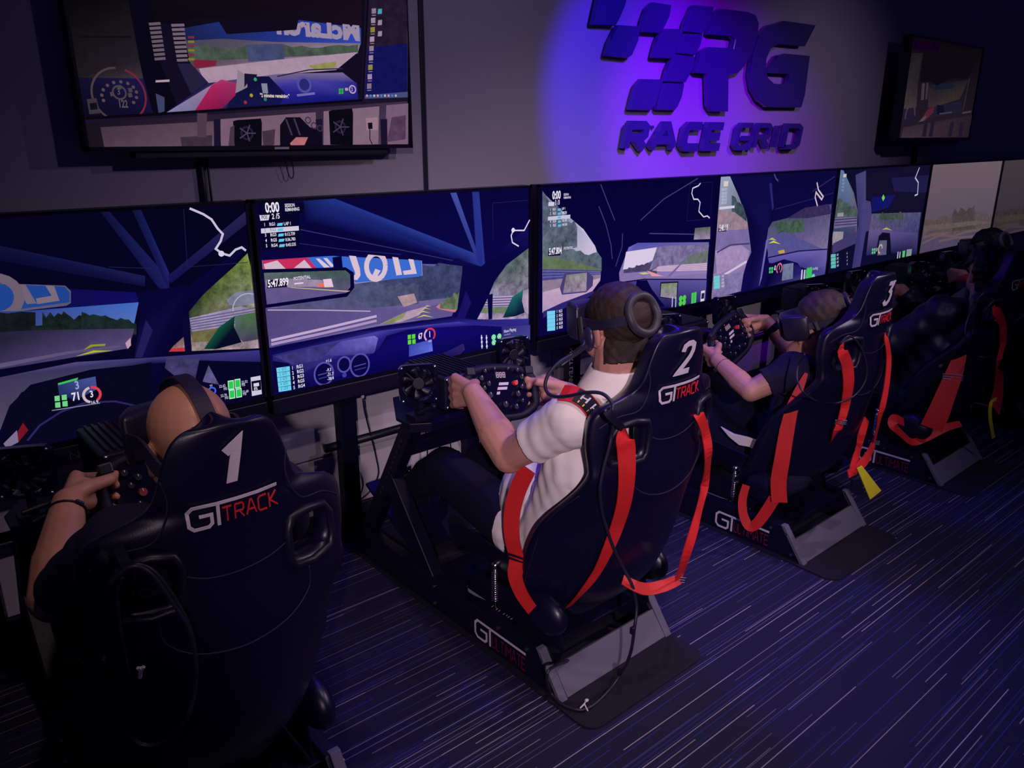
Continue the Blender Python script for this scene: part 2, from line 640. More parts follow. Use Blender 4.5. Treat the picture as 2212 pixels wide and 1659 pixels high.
# ------------------------------------------------------------------ screens
class Canvas:
    """coloured flat shapes lying on one screen plane (y = const); points are read off on that plane"""

    def __init__(s, x0, x1, z0, z1, y, ox=0, oy=0, sc=1.0):
        s.r = (x0, x1, z0, z1)
        s.y = y
        s.o = (ox, oy, sc)
        s.verts, s.faces, s.cols = [], [], []
        s.k = 0

    def w(s, p):
        q = at(s.o[0] + p[0] * s.o[2], s.o[1] + p[1] * s.o[2], 1, s.y)
        return (q.x, q.z)

    def put(s, pts, cols, y):
        """pts: (x,z) list, cols: list of rgba; clipped to the screen"""
        poly = [(p[0], p[1], c) for p, c in zip(pts, cols)]
        x0, x1, z0, z1 = s.r
        for ax, lim, sg in ((0, x0, 1), (0, x1, -1), (1, z0, 1), (1, z1, -1)):
            out = []
            n = len(poly)
            for i in range(n):
                a, c = poly[i], poly[(i + 1) % n]
                da, dc = (a[ax] - lim) * sg, (c[ax] - lim) * sg
                if da >= 0:
                    out.append(a)
                if (da >= 0) != (dc >= 0):
                    t = da / (da - dc)
                    out.append((a[0] + (c[0] - a[0]) * t, a[1] + (c[1] - a[1]) * t, tuple(a[2][k] + (c[2][k] - a[2][k]) * t for k in range(4))))
            poly = out
            if len(poly) < 3:
                return
        i0 = len(s.verts)
        for x, z, c in poly:
            s.verts.append((x, y, z))
        s.faces.append(list(range(i0, i0 + len(poly))))
        s.cols.append([c for _, _, c in poly])

    def lay(s):
        s.k += 1
        return s.y - 0.0002 - 0.00012 * s.k

    def poly(s, pts, col, tex=0.0):
        y = s.lay()
        if isinstance(col, list):
            cs = [(*srgb(c), tex) for c in col]
        else:
            cs = [(*srgb(col), tex)] * len(pts)
        s.put([s.w(p) for p in pts], cs, y)

    def fill(s, ctop, cbot):
        x0, x1, z0, z1 = s.r
        a, c = (*srgb(ctop), 0), (*srgb(cbot), 0)
        s.put([(x0, z0), (x1, z0), (x1, z1), (x0, z1)], [c, c, a, a], s.lay())

    def line(s, pts, width, col, tex=0.0):
        y = s.lay()
        P = [s.w(p) for p in pts]
        c = (*srgb(col), tex)
        for q in stroke_quads(P, width):
            s.put([(v.x, v.y) for v in q], [c] * 4, y)

    def ring(s, c0, r, wd, col, a0=0, a1=360, n=20, sx=1.0):
        y = s.lay()
        cx, cz = s.w(c0)
        c = (*srgb(col), 0)
        P = [(cx + r * sx * math.cos(math.radians(a0 + (a1 - a0) * i / n)), cz + r * math.sin(math.radians(a0 + (a1 - a0) * i / n))) for i in range(n + 1)]
        for q in stroke_quads(P, wd):
            s.put([(v.x, v.y) for v in q], [c] * 4, y)

    def disc(s, c0, r, col, n=14):
        cx, cz = s.w(c0)
        s.put([(cx + r * math.cos(2 * math.pi * i / n), cz + r * math.sin(2 * math.pi * i / n)) for i in range(n)], [(*srgb(col), 0)] * n, s.lay())

    def text(s, t, p, h, col, sx=0.75, bold=0.02, mirror=False):
        """p = baseline start, h = cap height in metres"""
        vs, fs = text_geo(t, bold)
        x, z = s.w(p)
        k = h / 0.7
        y = s.lay()
        c = (*srgb(col), 0)
        for f in fs:
            s.put([(x + (-1 if mirror else 1) * vs[i][0] * k * sx, z + vs[i][1] * k) for i in f], [c] * len(f), y)

    def blobs(s, x0, x1, ybase, ytop, col, n=14, tex=0.6, seed=1):
        """a tree line: bumpy top edge between two points"""
        rr = random.Random(seed)
        pts = [(x0, ybase[0])]
        for i in range(n + 1):
            t = i / n
            pts.append((x0 + (x1 - x0) * t, ytop[0] + (ytop[1] - ytop[0]) * t + rr.uniform(-1, 1) * ytop[2]))
        pts.append((x1, ybase[1]))
        s.poly(pts, col, tex)

    def build(s, parent, name='screen_image'):
        me = bpy.data.meshes.new(name)
        me.from_pydata(s.verts, [], s.faces)
        ca = me.color_attributes.new('Col', 'FLOAT_COLOR', 'CORNER')
        flat = []
        for p, cs in zip(me.polygons, s.cols):
            for c in cs:
                flat.extend(c)
        ca.data.foreach_set('color', flat)
        # faces towards the room
        o = obj(name, me, M_screen, parent)
        return o


def display(name, label, cat, x0, x1, z0, z1, yf, depth=0.05, bz=0.010, group=None):
    root = thing(name, label, cat, ((x0 + x1) / 2, yf + depth / 2, z0), group)
    b = B()
    b.box(((x0 + x1) / 2, yf + depth / 2 + 0.002, (z0 + z1) / 2), (x1 - x0, depth - 0.004, z1 - z0))
    obj('back_casing', b, M_plastic, root, bevel=0.004)
    b = B()
    yb = yf - 0.004
    for c, sz in ((((x0 + x1) / 2, yb, z1 - bz / 2), (x1 - x0, 0.014, bz)), (((x0 + x1) / 2, yb, z0 + bz * .8), (x1 - x0, 0.014, bz * 1.6)),
                  ((x0 + bz / 2, yb, (z0 + z1) / 2), (bz, 0.014, z1 - z0)), ((x1 - bz / 2, yb, (z0 + z1) / 2), (bz, 0.014, z1 - z0))):
        b.box(c, sz)
    obj('bezel_frame', b, M_bezel, root)
    return root, (x0 + bz, x1 - bz, z0 + bz * 1.6, z1 - bz)


GM = 'game monitors along the wall'
mons = [(-1.29, -0.002), (0.013, 1.296), (1.337, 2.696), (2.702, 4.040), (4.046, 5.496), (5.502, 7.026), (7.032, 8.50)]
mlab = ['leftmost game monitor, showing a dim dashboard and a white track map',
        'game monitor showing a blue roll cage, hanging mirror and dashboard vents',
        'game monitor behind the head of the person in the white polo',
        'game monitor with a dark pillar at left, behind the second wheel from the right seat row',
        'narrow looking game monitor with a grey pillar and a green diamond mark',
        'game monitor with a beige loading picture of trees, wholly in view',
        'rightmost game monitor, cut by the right edge, with a dim beige picture']
mlab[3] = 'game monitor with thick dark pillar and a pair of yellow chevrons'
MON = []
Z0, Z1 = 0.720, 1.436
for i, (a, c) in enumerate(mons):
    root, r = display('game_monitor', mlab[i], 'monitor', a, c, Z0, Z1, 0.0, group=GM)
    MON.append((root, r))

NAVY = (8, 4, 48)
# ---- monitor 1
root, r = MON[0]
c = Canvas(*r, 0.0, 0, 420, 600 / 1843)  # edge falloff painted in: picture colours get darker towards the left
c.fill((5, 3, 30), (8, 5, 38))
c.poly([(0, 600), (900, 650), (925, 720), (0, 800)], [(10, 8, 62), (16, 12, 88), (18, 14, 92), (10, 8, 62)])
c.poly([(-900, 560), (0, 590), (432, 605), (470, 640), (470, 720), (440, 738), (0, 790), (-900, 860)], (90, 84, 110))
c.poly([(-900, 565), (0, 595), (428, 611), (462, 650), (462, 715), (0, 780), (-900, 850)], (30, 66, 140))
c.poly([(300, 605), (358, 606), (395, 705), (246, 728), (238, 690), (342, 672)], (120, 104, 120))
c.poly([(95, 595), (168, 598), (242, 722), (180, 728)], (112, 97, 114))
c.ring((-20, 680), .055, .026, (106, 92, 108))
c.poly([(-900, 800), (210, 770), (920, 715), (885, 880), (200, 900), (-900, 960)], [(20, 24, 70), (48, 66, 140), (66, 104, 190), (80, 110, 180), (60, 70, 130), (20, 20, 50)])
c.blobs(-900, 235, (1000, 990), (800, 775, 10), (20, 24, 30), 12, .5, 3)
c.blobs(210, 560, (960, 960), (860, 780, 40), (22, 30, 32), 10, .6, 5)
c.blobs(280, 540, (930, 930), (790, 830, 24), (24, 34, 34), 10, .7, 8)
c.blobs(540, 905, (930, 930), (780, 850, 14), (26, 38, 40), 14, .6, 11)
c.poly([(-900, 960), (250, 900), (890, 890), (855, 1020), (0, 1160), (-900, 1300)], [(24, 20, 44), (40, 36, 62), (70, 60, 100), (86, 74, 124), (44, 36, 64), (20, 16, 34)], .15)
c.poly([(0, 1120), (450, 1040), (800, 1000), (800, 1012), (450, 1058), (0, 1150)], (92, 80, 116))
c.poly([(500, 1074), (620, 1034), (750, 1036), (630, 1048)], (172, 180, 40))
c.poly([(550, 1032), (600, 996), (700, 990), (695, 1004), (620, 1008)], (140, 150, 40))
c.poly([(830, 985), (865, 950), (868, 1000), (845, 1025)], (190, 150, 170))
# side window
c.poly([(1640, 390), (1560, 470), (1350, 660), (1250, 780), (1265, 900), (1110, 1040), (1225, 1040), (1720, 1020), (1690, 600)], [(120, 140, 60), (90, 110, 50), (60, 80, 48), (40, 55, 40), (80, 76, 66), (140, 90, 100), (150, 130, 130), (150, 130, 140), (90, 110, 70)], .75)
c.poly([(1255, 820), (1600, 740), (1690, 770), (1690, 850), (1270, 910)], (150, 138, 175), .35)
for k in range(5):
    c.line([(1258, 830 + k * 17), (1690, 752 + k * 20)], .0035, (92, 84, 120))
c.poly([(1500, 700), (1560, 650), (1680, 635), (1690, 720), (1600, 740), (1520, 735)], (120, 124, 150), .3)
c.ring((1645, 760), .055, .004, (170, 170, 200), 0, 180)
c.poly([(1270, 910), (1690, 860), (1700, 960), (1270, 980)], (104, 98, 66), .4)
c.poly([(1120, 1022), (1225, 1014), (1225, 1040), (1110, 1042)], (190, 50, 60))
c.poly([(1555, 805), (1690, 780), (1710, 960), (1610, 978), (1560, 920)], [(80, 104, 100), (70, 110, 60), (70, 62, 92), (66, 60, 92), (74, 84, 92)], .2)
c.poly([(1350, 1025), (1450, 880), (1555, 805), (1550, 880), (1600, 980), (1430, 1025)], [(14, 70, 50), (18, 80, 60), (20, 60, 54), (8, 16, 40), (6, 8, 34), (6, 10, 36)])
# roll cage and pillars
c.poly([(-900, 250), (0, 340), (960, 540), (960, 610), (0, 440), (-900, 330)], [(8, 6, 34), (16, 18, 58), (28, 28, 84), (16, 14, 60), (9, 8, 44), (6, 4, 30)])
c.poly([(660, 110), (720, 110), (1120, 560), (1120, 640), (1050, 620)], [(14, 14, 52), (18, 20, 66), (28, 32, 92), (26, 26, 88), (20, 20, 76)])
c.poly([(870, 95), (930, 95), (1120, 520), (1110, 620)], [(14, 18, 58), (20, 26, 76), (30, 36, 104), (20, 20, 80)])
c.poly([(1640, 100), (1640, 190), (1130, 590), (1110, 540)], [(40, 34, 78), (30, 26, 74), (18, 16, 70), (22, 20, 78)])
c.poly([(905, 650), (1250, 600), (1640, 330), (1560, 450), (1350, 660), (1250, 770), (1250, 880), (1110, 1050), (1080, 1280), (1000, 1280), (1010, 1080), (890, 1080), (930, 800)], [(8, 5, 50), (8, 5, 52), (9, 6, 55), (8, 4, 50), (8, 4, 50), (6, 3, 44), (6, 3, 44), (6, 3, 44), (6, 3, 40), (6, 3, 40), (10, 6, 52), (20, 14, 66), (8, 5, 48)])
c.poly([(965, 830), (1010, 900), (940, 1080), (895, 1080)], (34, 28, 84))
c.poly([(1200, 800), (1250, 790), (1270, 1040), (1225, 1042)], (9, 6, 50))
# map
c.line([(1255, 92), (1345, 130), (1400, 165), (1440, 225), (1475, 262), (1460, 310), (1428, 360), (1468, 390), (1520, 405), (1560, 365), (1600, 350), (1628, 372)], .0075, (200, 188, 214))
c.disc((1465, 392), .010, (215, 205, 230))
for q in ([(1215, 95), (1240, 480)], [(1240, 480), (1640, 450)], [(720, 480), (1000, 490)]):
    c.line(q, .002, (34, 30, 72))
# dash
c.poly([(-900, 1400), (0, 1210), (500, 1110), (1000, 1080), (1730, 1030), (1740, 1110), (1300, 1100), (1000, 1120), (600, 1160), (200, 1260), (60, 1400), (0, 1560), (-900, 1800)], [(20, 16, 40), (60, 52, 86), (84, 74, 124), (60, 52, 112), (56, 52, 130), (36, 32, 100), (30, 26, 84), (24, 18, 66), (60, 54, 90), (66, 60, 92), (70, 62, 92), (80, 72, 96), (20, 16, 30)])
c.poly([(330, 1230), (1000, 1110), (1010, 1500), (0, 1700), (60, 1420), (140, 1310)], (9, 6, 32))
c.poly([(1100, 1080), (1320, 1090), (1290, 1230), (1180, 1220), (1090, 1150)], (60, 54, 98), .5)
c.poly([(1380, 1130), (1450, 1260), (1340, 1240)], (84, 76, 120), .6)
c.line([(180, 1630), (260, 1530), (400, 1440), (560, 1380), (760, 1370), (900, 1400), (990, 1450)], .006, (44, 36, 92))
c.poly([(110, 1580), (150, 1510), (185, 1560), (120, 1640)], (110, 20, 36))
c.poly([(20, 1650), (110, 1560), (120, 1640), (40, 1680)], (120, 110, 140))
c.poly([(378, 1255), (630, 1205), (640, 1290), (500, 1360), (390, 1330)], [(40, 52, 110), (70, 84, 150), (64, 78, 140), (26, 32, 80), (30, 44, 92)])
c.poly([(380, 1250), (515, 1212), (510, 1228), (385, 1262)], (60, 190, 90))
for a in ((358, 1335), (405, 1328), (362, 1378), (410, 1370)):
    c.poly([a, (a[0] + 34, a[1] - 4), (a[0] + 36, a[1] + 32), (a[0] + 2, a[1] + 34)], (110, 210, 130))
c.text('3', (495, 1290), .026, (150, 160, 210))
c.text('71', (476, 1366), .025, (224, 214, 232), .7, .03)
c.text('3', (594, 1343), .021, (224, 214, 232))
c.text('16.9', (600, 1392), .012, (210, 205, 225))
c.ring((606, 1325), .024, .008, (205, 180, 190), 100, 250)
c.ring((606, 1325), .024, .008, (215, 60, 80), -60, 90)
c.line([(340, 1430), (660, 1380)], .003, (130, 130, 160))
for i, a in enumerate(((1508, 1240), (1552, 1230), (1515, 1300), (1560, 1292))):
    c.poly([(a[0] - 3, a[1] - 6), (a[0] + 36, a[1] - 12), (a[0] + 40, a[1] + 48), (a[0] + 1, a[1] + 55)], (190, 235, 205))
    c.poly([(a[0] + 2, a[1]), (a[0] + 32, a[1] - 5), (a[0] + 35, a[1] + 43), (a[0] + 5, a[1] + 48)], (40, 200, 80))
for t, p in (('22.62', (1448, 1280)), ('PSI', (1478, 1296)), ('22.52', (1596, 1252)), ('PSI', (1598, 1270)), ('22.70', (1458, 1342)), ('PSI', (1486, 1356)), ('22.68', (1602, 1316)), ('PSI', (1606, 1330)), ('77', (1385, 1278))):
    c.text(t, p, .0095, (190, 185, 215))
c.ring((1400, 1300), .012, .006, (60, 90, 230))
c.poly([(1655, 1210), (1720, 1198), (1730, 1320), (1664, 1334)], (200, 196, 222))
c.poly([(1660, 1236), (1722, 1226), (1726, 1292), (1666, 1300)], (10, 8, 30))
c.poly([(1674, 1250), (1710, 1244), (1712, 1266), (1676, 1272)], (210, 205, 230))
c.text('8%', (1678, 1296), .011, (220, 215, 235))
c.build(root)

# ---- monitor 2
root, r = MON[1]
c = Canvas(*r, 0.0, 520, 380, 660 / 2028)
c.fill((9, 5, 58), (14, 9, 86))
c.poly([(140, 560), (1470, 590), (1400, 930), (900, 1000), (190, 1140)], [(110, 110, 140), (92, 84, 150), (110, 100, 150), (120, 108, 160), (96, 84, 140)])
c.poly([(140, 880), (760, 870), (1100, 780), (1470, 640), (1400, 930), (900, 985), (200, 1140)], [(78, 66, 116), (92, 80, 136), (120, 104, 160), (110, 96, 158), (100, 86, 140), (96, 84, 140), (84, 70, 128)], .12)
c.blobs(720, 1470, (880, 800), (700, 560, 30), (60, 66, 104), 16, .5, 21)
c.blobs(700, 1180, (890, 850), (710, 720, 20), (74, 78, 112), 12, .45, 22)
c.poly([(170, 860), (700, 800), (900, 880), (400, 900)], (86, 82, 124), .3)
c.poly([(1040, 800), (1150, 780), (1170, 840), (1080, 870)], (170, 140, 150), .3)
c.line([(178, 890), (500, 890), (860, 898)], .004, (190, 165, 200))
c.poly([(920, 985), (1100, 900), (1250, 860), (1300, 870), (1170, 930), (1060, 970)], (176, 146, 170), .15)
c.poly([(930, 985), (1100, 900), (1080, 940), (1000, 980)], (130, 140, 90), .3)
c.poly([(1230, 870), (1330, 845), (1420, 880), (1400, 930), (1240, 955), (1150, 960)], (96, 82, 136))
c.poly([(1295, 870), (1330, 838), (1440, 880), (1420, 905), (1320, 885)], (200, 120, 140))
c.blobs(1320, 1450, (880, 890), (830, 770, 14), (92, 108, 84), 8, .6, 25)
for k, (x, y, w) in enumerate(((1160, 938, 120), (1165, 910, 96), (1190, 885, 70), (1215, 866, 46))):
    c.poly([(x, y + 6), (x + w * .45, y - 18 + k * 3), (x + w, y), (x + w * .45, y - 8 + k)], (196, 196, 110))
for (y0, y1, y2, col) in ((1092, 1010, 930, (190, 166, 204)), (1118, 1040, 960, (170, 146, 192))):
    c.line([(200, y0), (560, y1), (900, y2)], .010, col)
# banner across the top of the windscreen
c.poly([(140, 560), (600, 532), (1200, 560), (1205, 660), (760, 715), (150, 640)], (150, 140, 190))
c.poly([(140, 560), (440, 540), (500, 612), (150, 624)], (196, 44, 92))
c.poly([(150, 585), (240, 560), (300, 620), (160, 622)], (206, 180, 200))
c.poly([(350, 610), (420, 556), (470, 612)], (206, 180, 200))
c.poly([(440, 540), (604, 530), (1196, 560), (1200, 655), (1180, 668), (760, 708), (680, 605), (500, 612)], (58, 104, 204))
c.poly([(495, 548), (520, 548), (590, 606), (550, 608)], (214, 196, 212))
c.poly([(545, 545), (570, 544), (620, 600), (596, 604)], (214, 196, 212))
c.poly([(716, 528), (762, 532), (788, 615), (792, 660), (772, 690), (738, 690), (736, 668), (756, 655), (756, 640), (740, 600)], (214, 190, 206))
c.ring((895, 600), .050, .021, (214, 190, 206), sx=.85)
c.poly([(868, 665), (890, 615), (925, 628), (900, 672)], (214, 190, 206))
c.poly([(1002, 535), (1040, 535), (1068, 655), (1030, 660)], (214, 190, 206))
c.poly([(1108, 545), (1142, 548), (1165, 648), (1080, 656), (1072, 630), (1128, 622)], (214, 190, 206))
# side window
c.poly([(1905, 480), (1760, 590), (1680, 700), (1640, 800), (1560, 950), (1905, 960)], [(96, 112, 112), (70, 88, 88), (60, 76, 80), (140, 130, 160), (160, 140, 170), (150, 130, 160)], .7)
c.poly([(1630, 800), (1905, 790), (1905, 860), (1600, 870)], (176, 156, 196))
for k in range(4):
    c.line([(1600, 815 + k * 16), (1905, 802 + k * 17)], .0035, (60, 54, 100))
c.poly([(1600, 870), (1905, 865), (1905, 910), (1590, 910)], (112, 128, 104), .3)
c.poly([(1735, 940), (1800, 800), (1870, 755), (1865, 830), (1880, 905), (1820, 930)], [(14, 34, 60), (30, 100, 100), (40, 110, 110), (16, 50, 70), (10, 14, 56), (10, 14, 56)])
c.poly([(1870, 760), (1905, 750), (1905, 915), (1880, 900), (1862, 830)], (170, 150, 180), .4)
# pillars
c.poly([(1470, 600), (1650, 560), (1905, 330), (1905, 470), (1760, 580), (1680, 690), (1640, 800), (1560, 960), (1500, 975), (1400, 930), (1430, 900)], [(10, 6, 66), (9, 5, 62), (22, 16, 92), (12, 8, 72), (8, 4, 62), (8, 4, 62), (8, 4, 62), (8, 5, 70), (16, 10, 84), (12, 8, 74), (10, 6, 66)])
c.poly([(1490, 760), (1525, 840), (1470, 970), (1422, 970)], (26, 18, 96))
c.poly([(1632, 790), (1668, 780), (1664, 950), (1640, 952)], (10, 6, 62))
c.poly([(604, 540), (664, 530), (674, 620), (612, 620)], (8, 4, 56))
# roof and cage
c.poly([(90, 160), (620, 150), (1600, 600), (1480, 600), (1200, 562), (1000, 536), (690, 506), (600, 528), (150, 548), (100, 500)], [(8, 4, 52), (12, 10, 66), (12, 10, 70), (10, 6, 62), (10, 6, 62), (9, 5, 60), (9, 5, 60), (9, 5, 60), (9, 5, 58), (8, 4, 52)])
c.poly([(410, 165), (620, 150), (1540, 510), (1590, 600), (1460, 560), (420, 250)], [(20, 26, 88), (34, 52, 136), (44, 60, 150), (38, 50, 140), (14, 12, 80), (10, 8, 60)])
c.poly([(420, 220), (560, 210), (1450, 540), (1400, 552), (420, 300)], [(14, 14, 74), (28, 36, 118), (26, 30, 116), (12, 8, 72), (9, 6, 58)])
c.poly([(1385, 112), (1425, 110), (1570, 520), (1560, 560)], [(60, 74, 150), (66, 80, 160), (44, 52, 140), (40, 46, 130)])
c.poly([(1530, 105), (1576, 104), (1615, 580), (1590, 600), (1560, 560)], [(36, 46, 128), (40, 52, 140), (42, 52, 146), (34, 40, 130), (36, 44, 130)])
c.line([(390, 355), (860, 450), (1400, 560)], .0025, (60, 56, 130))
c.line([(370, 445), (700, 490), (1060, 520)], .002, (48, 44, 116))
c.line([(1665, 180), (1905, 160)], .002, (40, 34, 96))
c.line([(1665, 180), (1670, 430)], .002, (40, 34, 96))
# mirror
c.poly([(140, 618), (690, 605), (745, 640), (748, 740), (700, 800), (160, 875)], (7, 3, 50))
c.poly([(148, 642), (690, 625), (720, 650), (722, 735), (690, 775), (168, 852)], [(90, 104, 100), (60, 84, 74), (60, 80, 80), (88, 80, 116), (92, 80, 128), (100, 88, 140)], .35)
c.poly([(155, 735), (330, 735), (722, 760), (690, 775), (168, 852)], (96, 84, 136), .1)
c.poly([(160, 690), (330, 680), (540, 690), (540, 735), (165, 735)], (150, 132, 160), .3)
c.poly([(505, 715), (600, 700), (605, 735), (505, 738)], (226, 110, 96))
c.poly([(540, 685), (595, 680), (610, 735), (550, 738)], (226, 196, 214))
c.poly([(300, 735), (720, 762), (700, 768), (340, 742)], (196, 180, 130))
c.poly([(168, 690), (300, 682), (302, 736), (170, 745)], (18, 14, 46))
c.text('5:47.899', (175, 738), .026, (236, 226, 240), .62, .03)
c.text('POTENTIAL', (345, 692), .012, (220, 212, 232), .75)
c.line([(350, 714), (410, 708)], .005, (220, 210, 230))
# dashboard
c.poly([(190, 1145), (700, 1040), (1400, 935), (1560, 955), (1905, 945), (1905, 1010), (1560, 990), (1100, 1010), (900, 1060), (205, 1185)], [(10, 6, 64), (12, 8, 70), (12, 8, 80), (40, 32, 124), (50, 44, 140), (46, 40, 130), (44, 36, 130), (50, 44, 140), (46, 38, 130), (14, 10, 80)])
c.poly([(205, 1185), (900, 1030), (1250, 985), (1440, 965), (1560, 990), (1100, 1020), (960, 1060), (900, 1160), (640, 1330), (215, 1400)], [(40, 34, 110), (70, 64, 160), (96, 88, 190), (70, 60, 170), (30, 22, 110), (26, 18, 110), (40, 32, 130), (20, 14, 96), (18, 12, 90), (12, 8, 70)])
c.poly([(530, 1190), (660, 1095), (880, 1058), (905, 1075), (880, 1175), (680, 1190)], [(66, 60, 140), (80, 76, 160), (120, 114, 200), (110, 104, 196), (60, 52, 140), (60, 52, 132)], .3)
c.poly([(215, 1195), (640, 1100), (520, 1220), (340, 1250)], (58, 52, 120), .5)
c.poly([(205, 1225), (310, 1240), (460, 1390), (210, 1440)], (10, 6, 60))
c.poly([(905, 1150), (1000, 1070), (1200, 1020), (1480, 1000), (1560, 1000), (1905, 1010), (1905, 1110), (1470, 1190), (880, 1310), (640, 1340)], [(12, 7, 92), (16, 9, 104), (18, 10, 112), (20, 12, 116), (14, 8, 92), (14, 10, 84), (9, 5, 62), (36, 24, 90), (10, 6, 84), (8, 5, 74)])
c.poly([(1250, 1215), (1470, 1110), (1480, 1150), (1440, 1190)], [(14, 8, 94), (48, 36, 104), (52, 38, 104), (30, 20, 92)])
for (x, y, rr) in ((545, 1310, .044), (783, 1253, .046), (678, 1248, .030)):
    c.disc((x, y), rr, (10, 6, 66))
    c.ring((x, y), rr, .007, (84, 78, 164), sx=.9)
    if rr > .04:
        c.line([(x - 40, y + 10), (x + 40, y - 12)], .004, (80, 72, 156))
        c.line([(x - 36, y + 34), (x + 40, y + 14)], .004, (60, 54, 130))
c.disc((680, 1318), .010, (56, 60, 150))
# head-up read-outs
c.poly([(100, 170), (412, 178), (412, 245), (380, 250), (380, 480), (130, 490)], (7, 4, 40))
c.text('0:00', (156, 242), .034, (236, 228, 242), .62, .03)
c.text('SESSION', (284, 206), .0115, (226, 218, 236), .62, .02)
c.text('REMAINING', (286, 234), .0115, (226, 218, 236), .62, .02)
c.poly([(115, 260), (183, 256), (176, 292), (122, 296)], (214, 206, 224))
c.text('POS', (130, 286), .012, (60, 54, 90), .7)
c.text('2 /5', (198, 284), .018, (230, 222, 238), .75)
rows = [('1', 'RG1', 'LAP 1'), ('2', 'RG2', ''), ('3', 'RG3', '0:12.739'), ('4', 'RG5', '0:36.783'), ('5', 'RG4', '0:43.535')]
c.poly([(125, 348), (375, 330), (377, 360), (127, 380)], (206, 200, 220))
for k, (n_, a_, t_) in enumerate(rows):
    y = 332 + 35 * k
    xx = 145 + 3 * k
    cc = (226, 220, 236) if k != 1 else (150, 144, 170)
    c.text(n_, (xx, y), .011, cc)
    c.text(a_, (xx + 36, y - 2), .011, cc, .8)
    c.poly([(xx + 90, y - 20), (xx + 126, y - 23), (xx + 122, y - 4), (xx + 86, y - 1)], (96, 196, 232))
    c.text(t_, (xx + 132, y - 6), .011, cc, .72)
c.line([(1832, 465), (1790, 440), (1782, 395), (1795, 360), (1868, 360), (1905, 290)], .006, (222, 210, 232))
c.disc((1795, 358), .010, (226, 216, 236))
for a in ((1096, 1052), (1124, 1048), (1097, 1086), (1126, 1082)):
    c.poly([a, (a[0] + 22, a[1] - 3), (a[0] + 22, a[1] + 26), (a[0], a[1] + 29)], (96, 214, 50))
c.poly([(1104, 1120), (1255, 1080), (1262, 1158), (1104, 1196)], [(56, 66, 160), (80, 96, 200), (96, 112, 220), (60, 70, 170)], .2)
c.text('67', (1166, 1080), .024, (232, 224, 238), .6, .03)
c.text('1', (1234, 1066), .024, (232, 224, 238), .7, .03)
c.text('16.9', (1232, 1100), .009, (220, 214, 232))
c.ring((1241, 1050), .026, .008, (220, 170, 190), 120, 230)
c.ring((1241, 1050), .026, .008, (214, 50, 84), -50, 120)
for x in (1586, 1618):
    c.line([(x - 2, 1052), (x + 2, 1142)], .005, (214, 206, 226))
    for k in range(3):
        c.disc((x - 1 + k, 1070 + k * 28), .005, (230, 224, 240))
for a in ((1664, 1066), (1701, 1060), (1665, 1100), (1702, 1094)):
    c.disc(a, .0135, (60, 196, 120))
    c.ring(a, .009, .003, (190, 240, 210))
    c.disc(a, .004, (200, 240, 215))
c.poly([(1716, 998), (1905, 985), (1905, 1095), (1722, 1125)], [(44, 42, 116), (60, 58, 140), (74, 70, 150), (50, 48, 122)])
c.text('Now Playing', (1730, 1038), .014, (206, 200, 226), .72)
c.text('soundtrack', (1731, 1056), .008, (150, 146, 190), .75)
for k in range(5):
    y = 1268 + 32 * k
    c.poly([(222 + k * 3, y), (310 + k * 2, y - 12), (313 + k * 2, y + 17), (225 + k * 3, y + 30)], (108, 208, 236))
    c.text('%d  GT3' % (k + 1), (240 + k * 3, y + 20), .010, (60, 130, 176), .7)
    c.text(str(k + 1), (324 + k * 2.5, y + 12), .013, (226, 220, 236))
    c.text('RG%d' % (1, 2, 3, 5, 4)[k], (356 + k * 2.5, y + 4), .013, (226, 220, 236), .8)
for t, p in (('+1.6', (548, 1232)), ('-9.3', (552, 1292)), ('-31.7', (556, 1322)), ('-38.4', (558, 1350))):
    c.text(t, p, .012, (220, 212, 232), .8)
c.build(root)

# ---- monitor 3
root, r = MON[2]
c = Canvas(*r, 0.0, 1130, 340, 500 / 1803)
c.fill((7, 3, 50), (10, 5, 66))
c.poly([(150, 270), (330, 440), (470, 560), (560, 690), (610, 840), (600, 960), (540, 1040), (150, 1210)], [(120, 130, 150), (130, 140, 170), (196, 190, 220), (200, 190, 220), (130, 126, 150), (170, 140, 170), (190, 160, 190), (190, 160, 190)])
c.blobs(150, 420, (770, 700), (300, 540, 40), (84, 92, 112), 12, .7, 31)
c.blobs(150, 610, (800, 880), (640, 770, 24), (88, 100, 112), 14, .6, 32)
c.poly([(150, 770), (300, 790), (610, 870), (610, 880), (150, 870)], (96, 112, 84), .3)
c.poly([(150, 870), (610, 880), (600, 915), (150, 960)], (70, 66, 130), .3)
for k in range(3):
    c.line([(150, 885 + k * 24), (600, 890 + k * 12)], .004, (110, 104, 170))
c.poly([(150, 960), (600, 915), (590, 960), (150, 1050)], (140, 120, 146), .2)
c.poly([(150, 1050), (300, 1010), (600, 940), (540, 1040), (150, 1200)], [(186, 156, 188), (196, 160, 190), (200, 164, 190), (190, 156, 190), (176, 148, 190)], .12)
c.poly([(318, 905), (500, 888), (545, 930), (540, 1000), (490, 1050), (300, 1070), (285, 1020)], (70, 60, 116))
c.poly([(335, 915), (495, 897), (490, 1040), (308, 1058)], [(120, 124, 120), (140, 136, 140), (160, 136, 166), (130, 112, 140)], .5)
c.poly([(820, 700), (890, 665), (1445, 660), (1425, 945), (1000, 940), (750, 970), (745, 900)], [(110, 104, 190), (80, 76, 170), (110, 100, 160), (150, 130, 180), (140, 120, 176), (120, 104, 160), (130, 112, 170)])
c.poly([(800, 735), (1040, 700), (1010, 800), (870, 870), (775, 875)], (214, 200, 226))
c.blobs(780, 1040, (930, 910), (872, 800, 10), (70, 62, 100), 18, .4, 33)
c.poly([(1040, 700), (1100, 690), (1445, 680), (1430, 830), (1050, 850), (980, 880)], (120, 108, 150), .55)
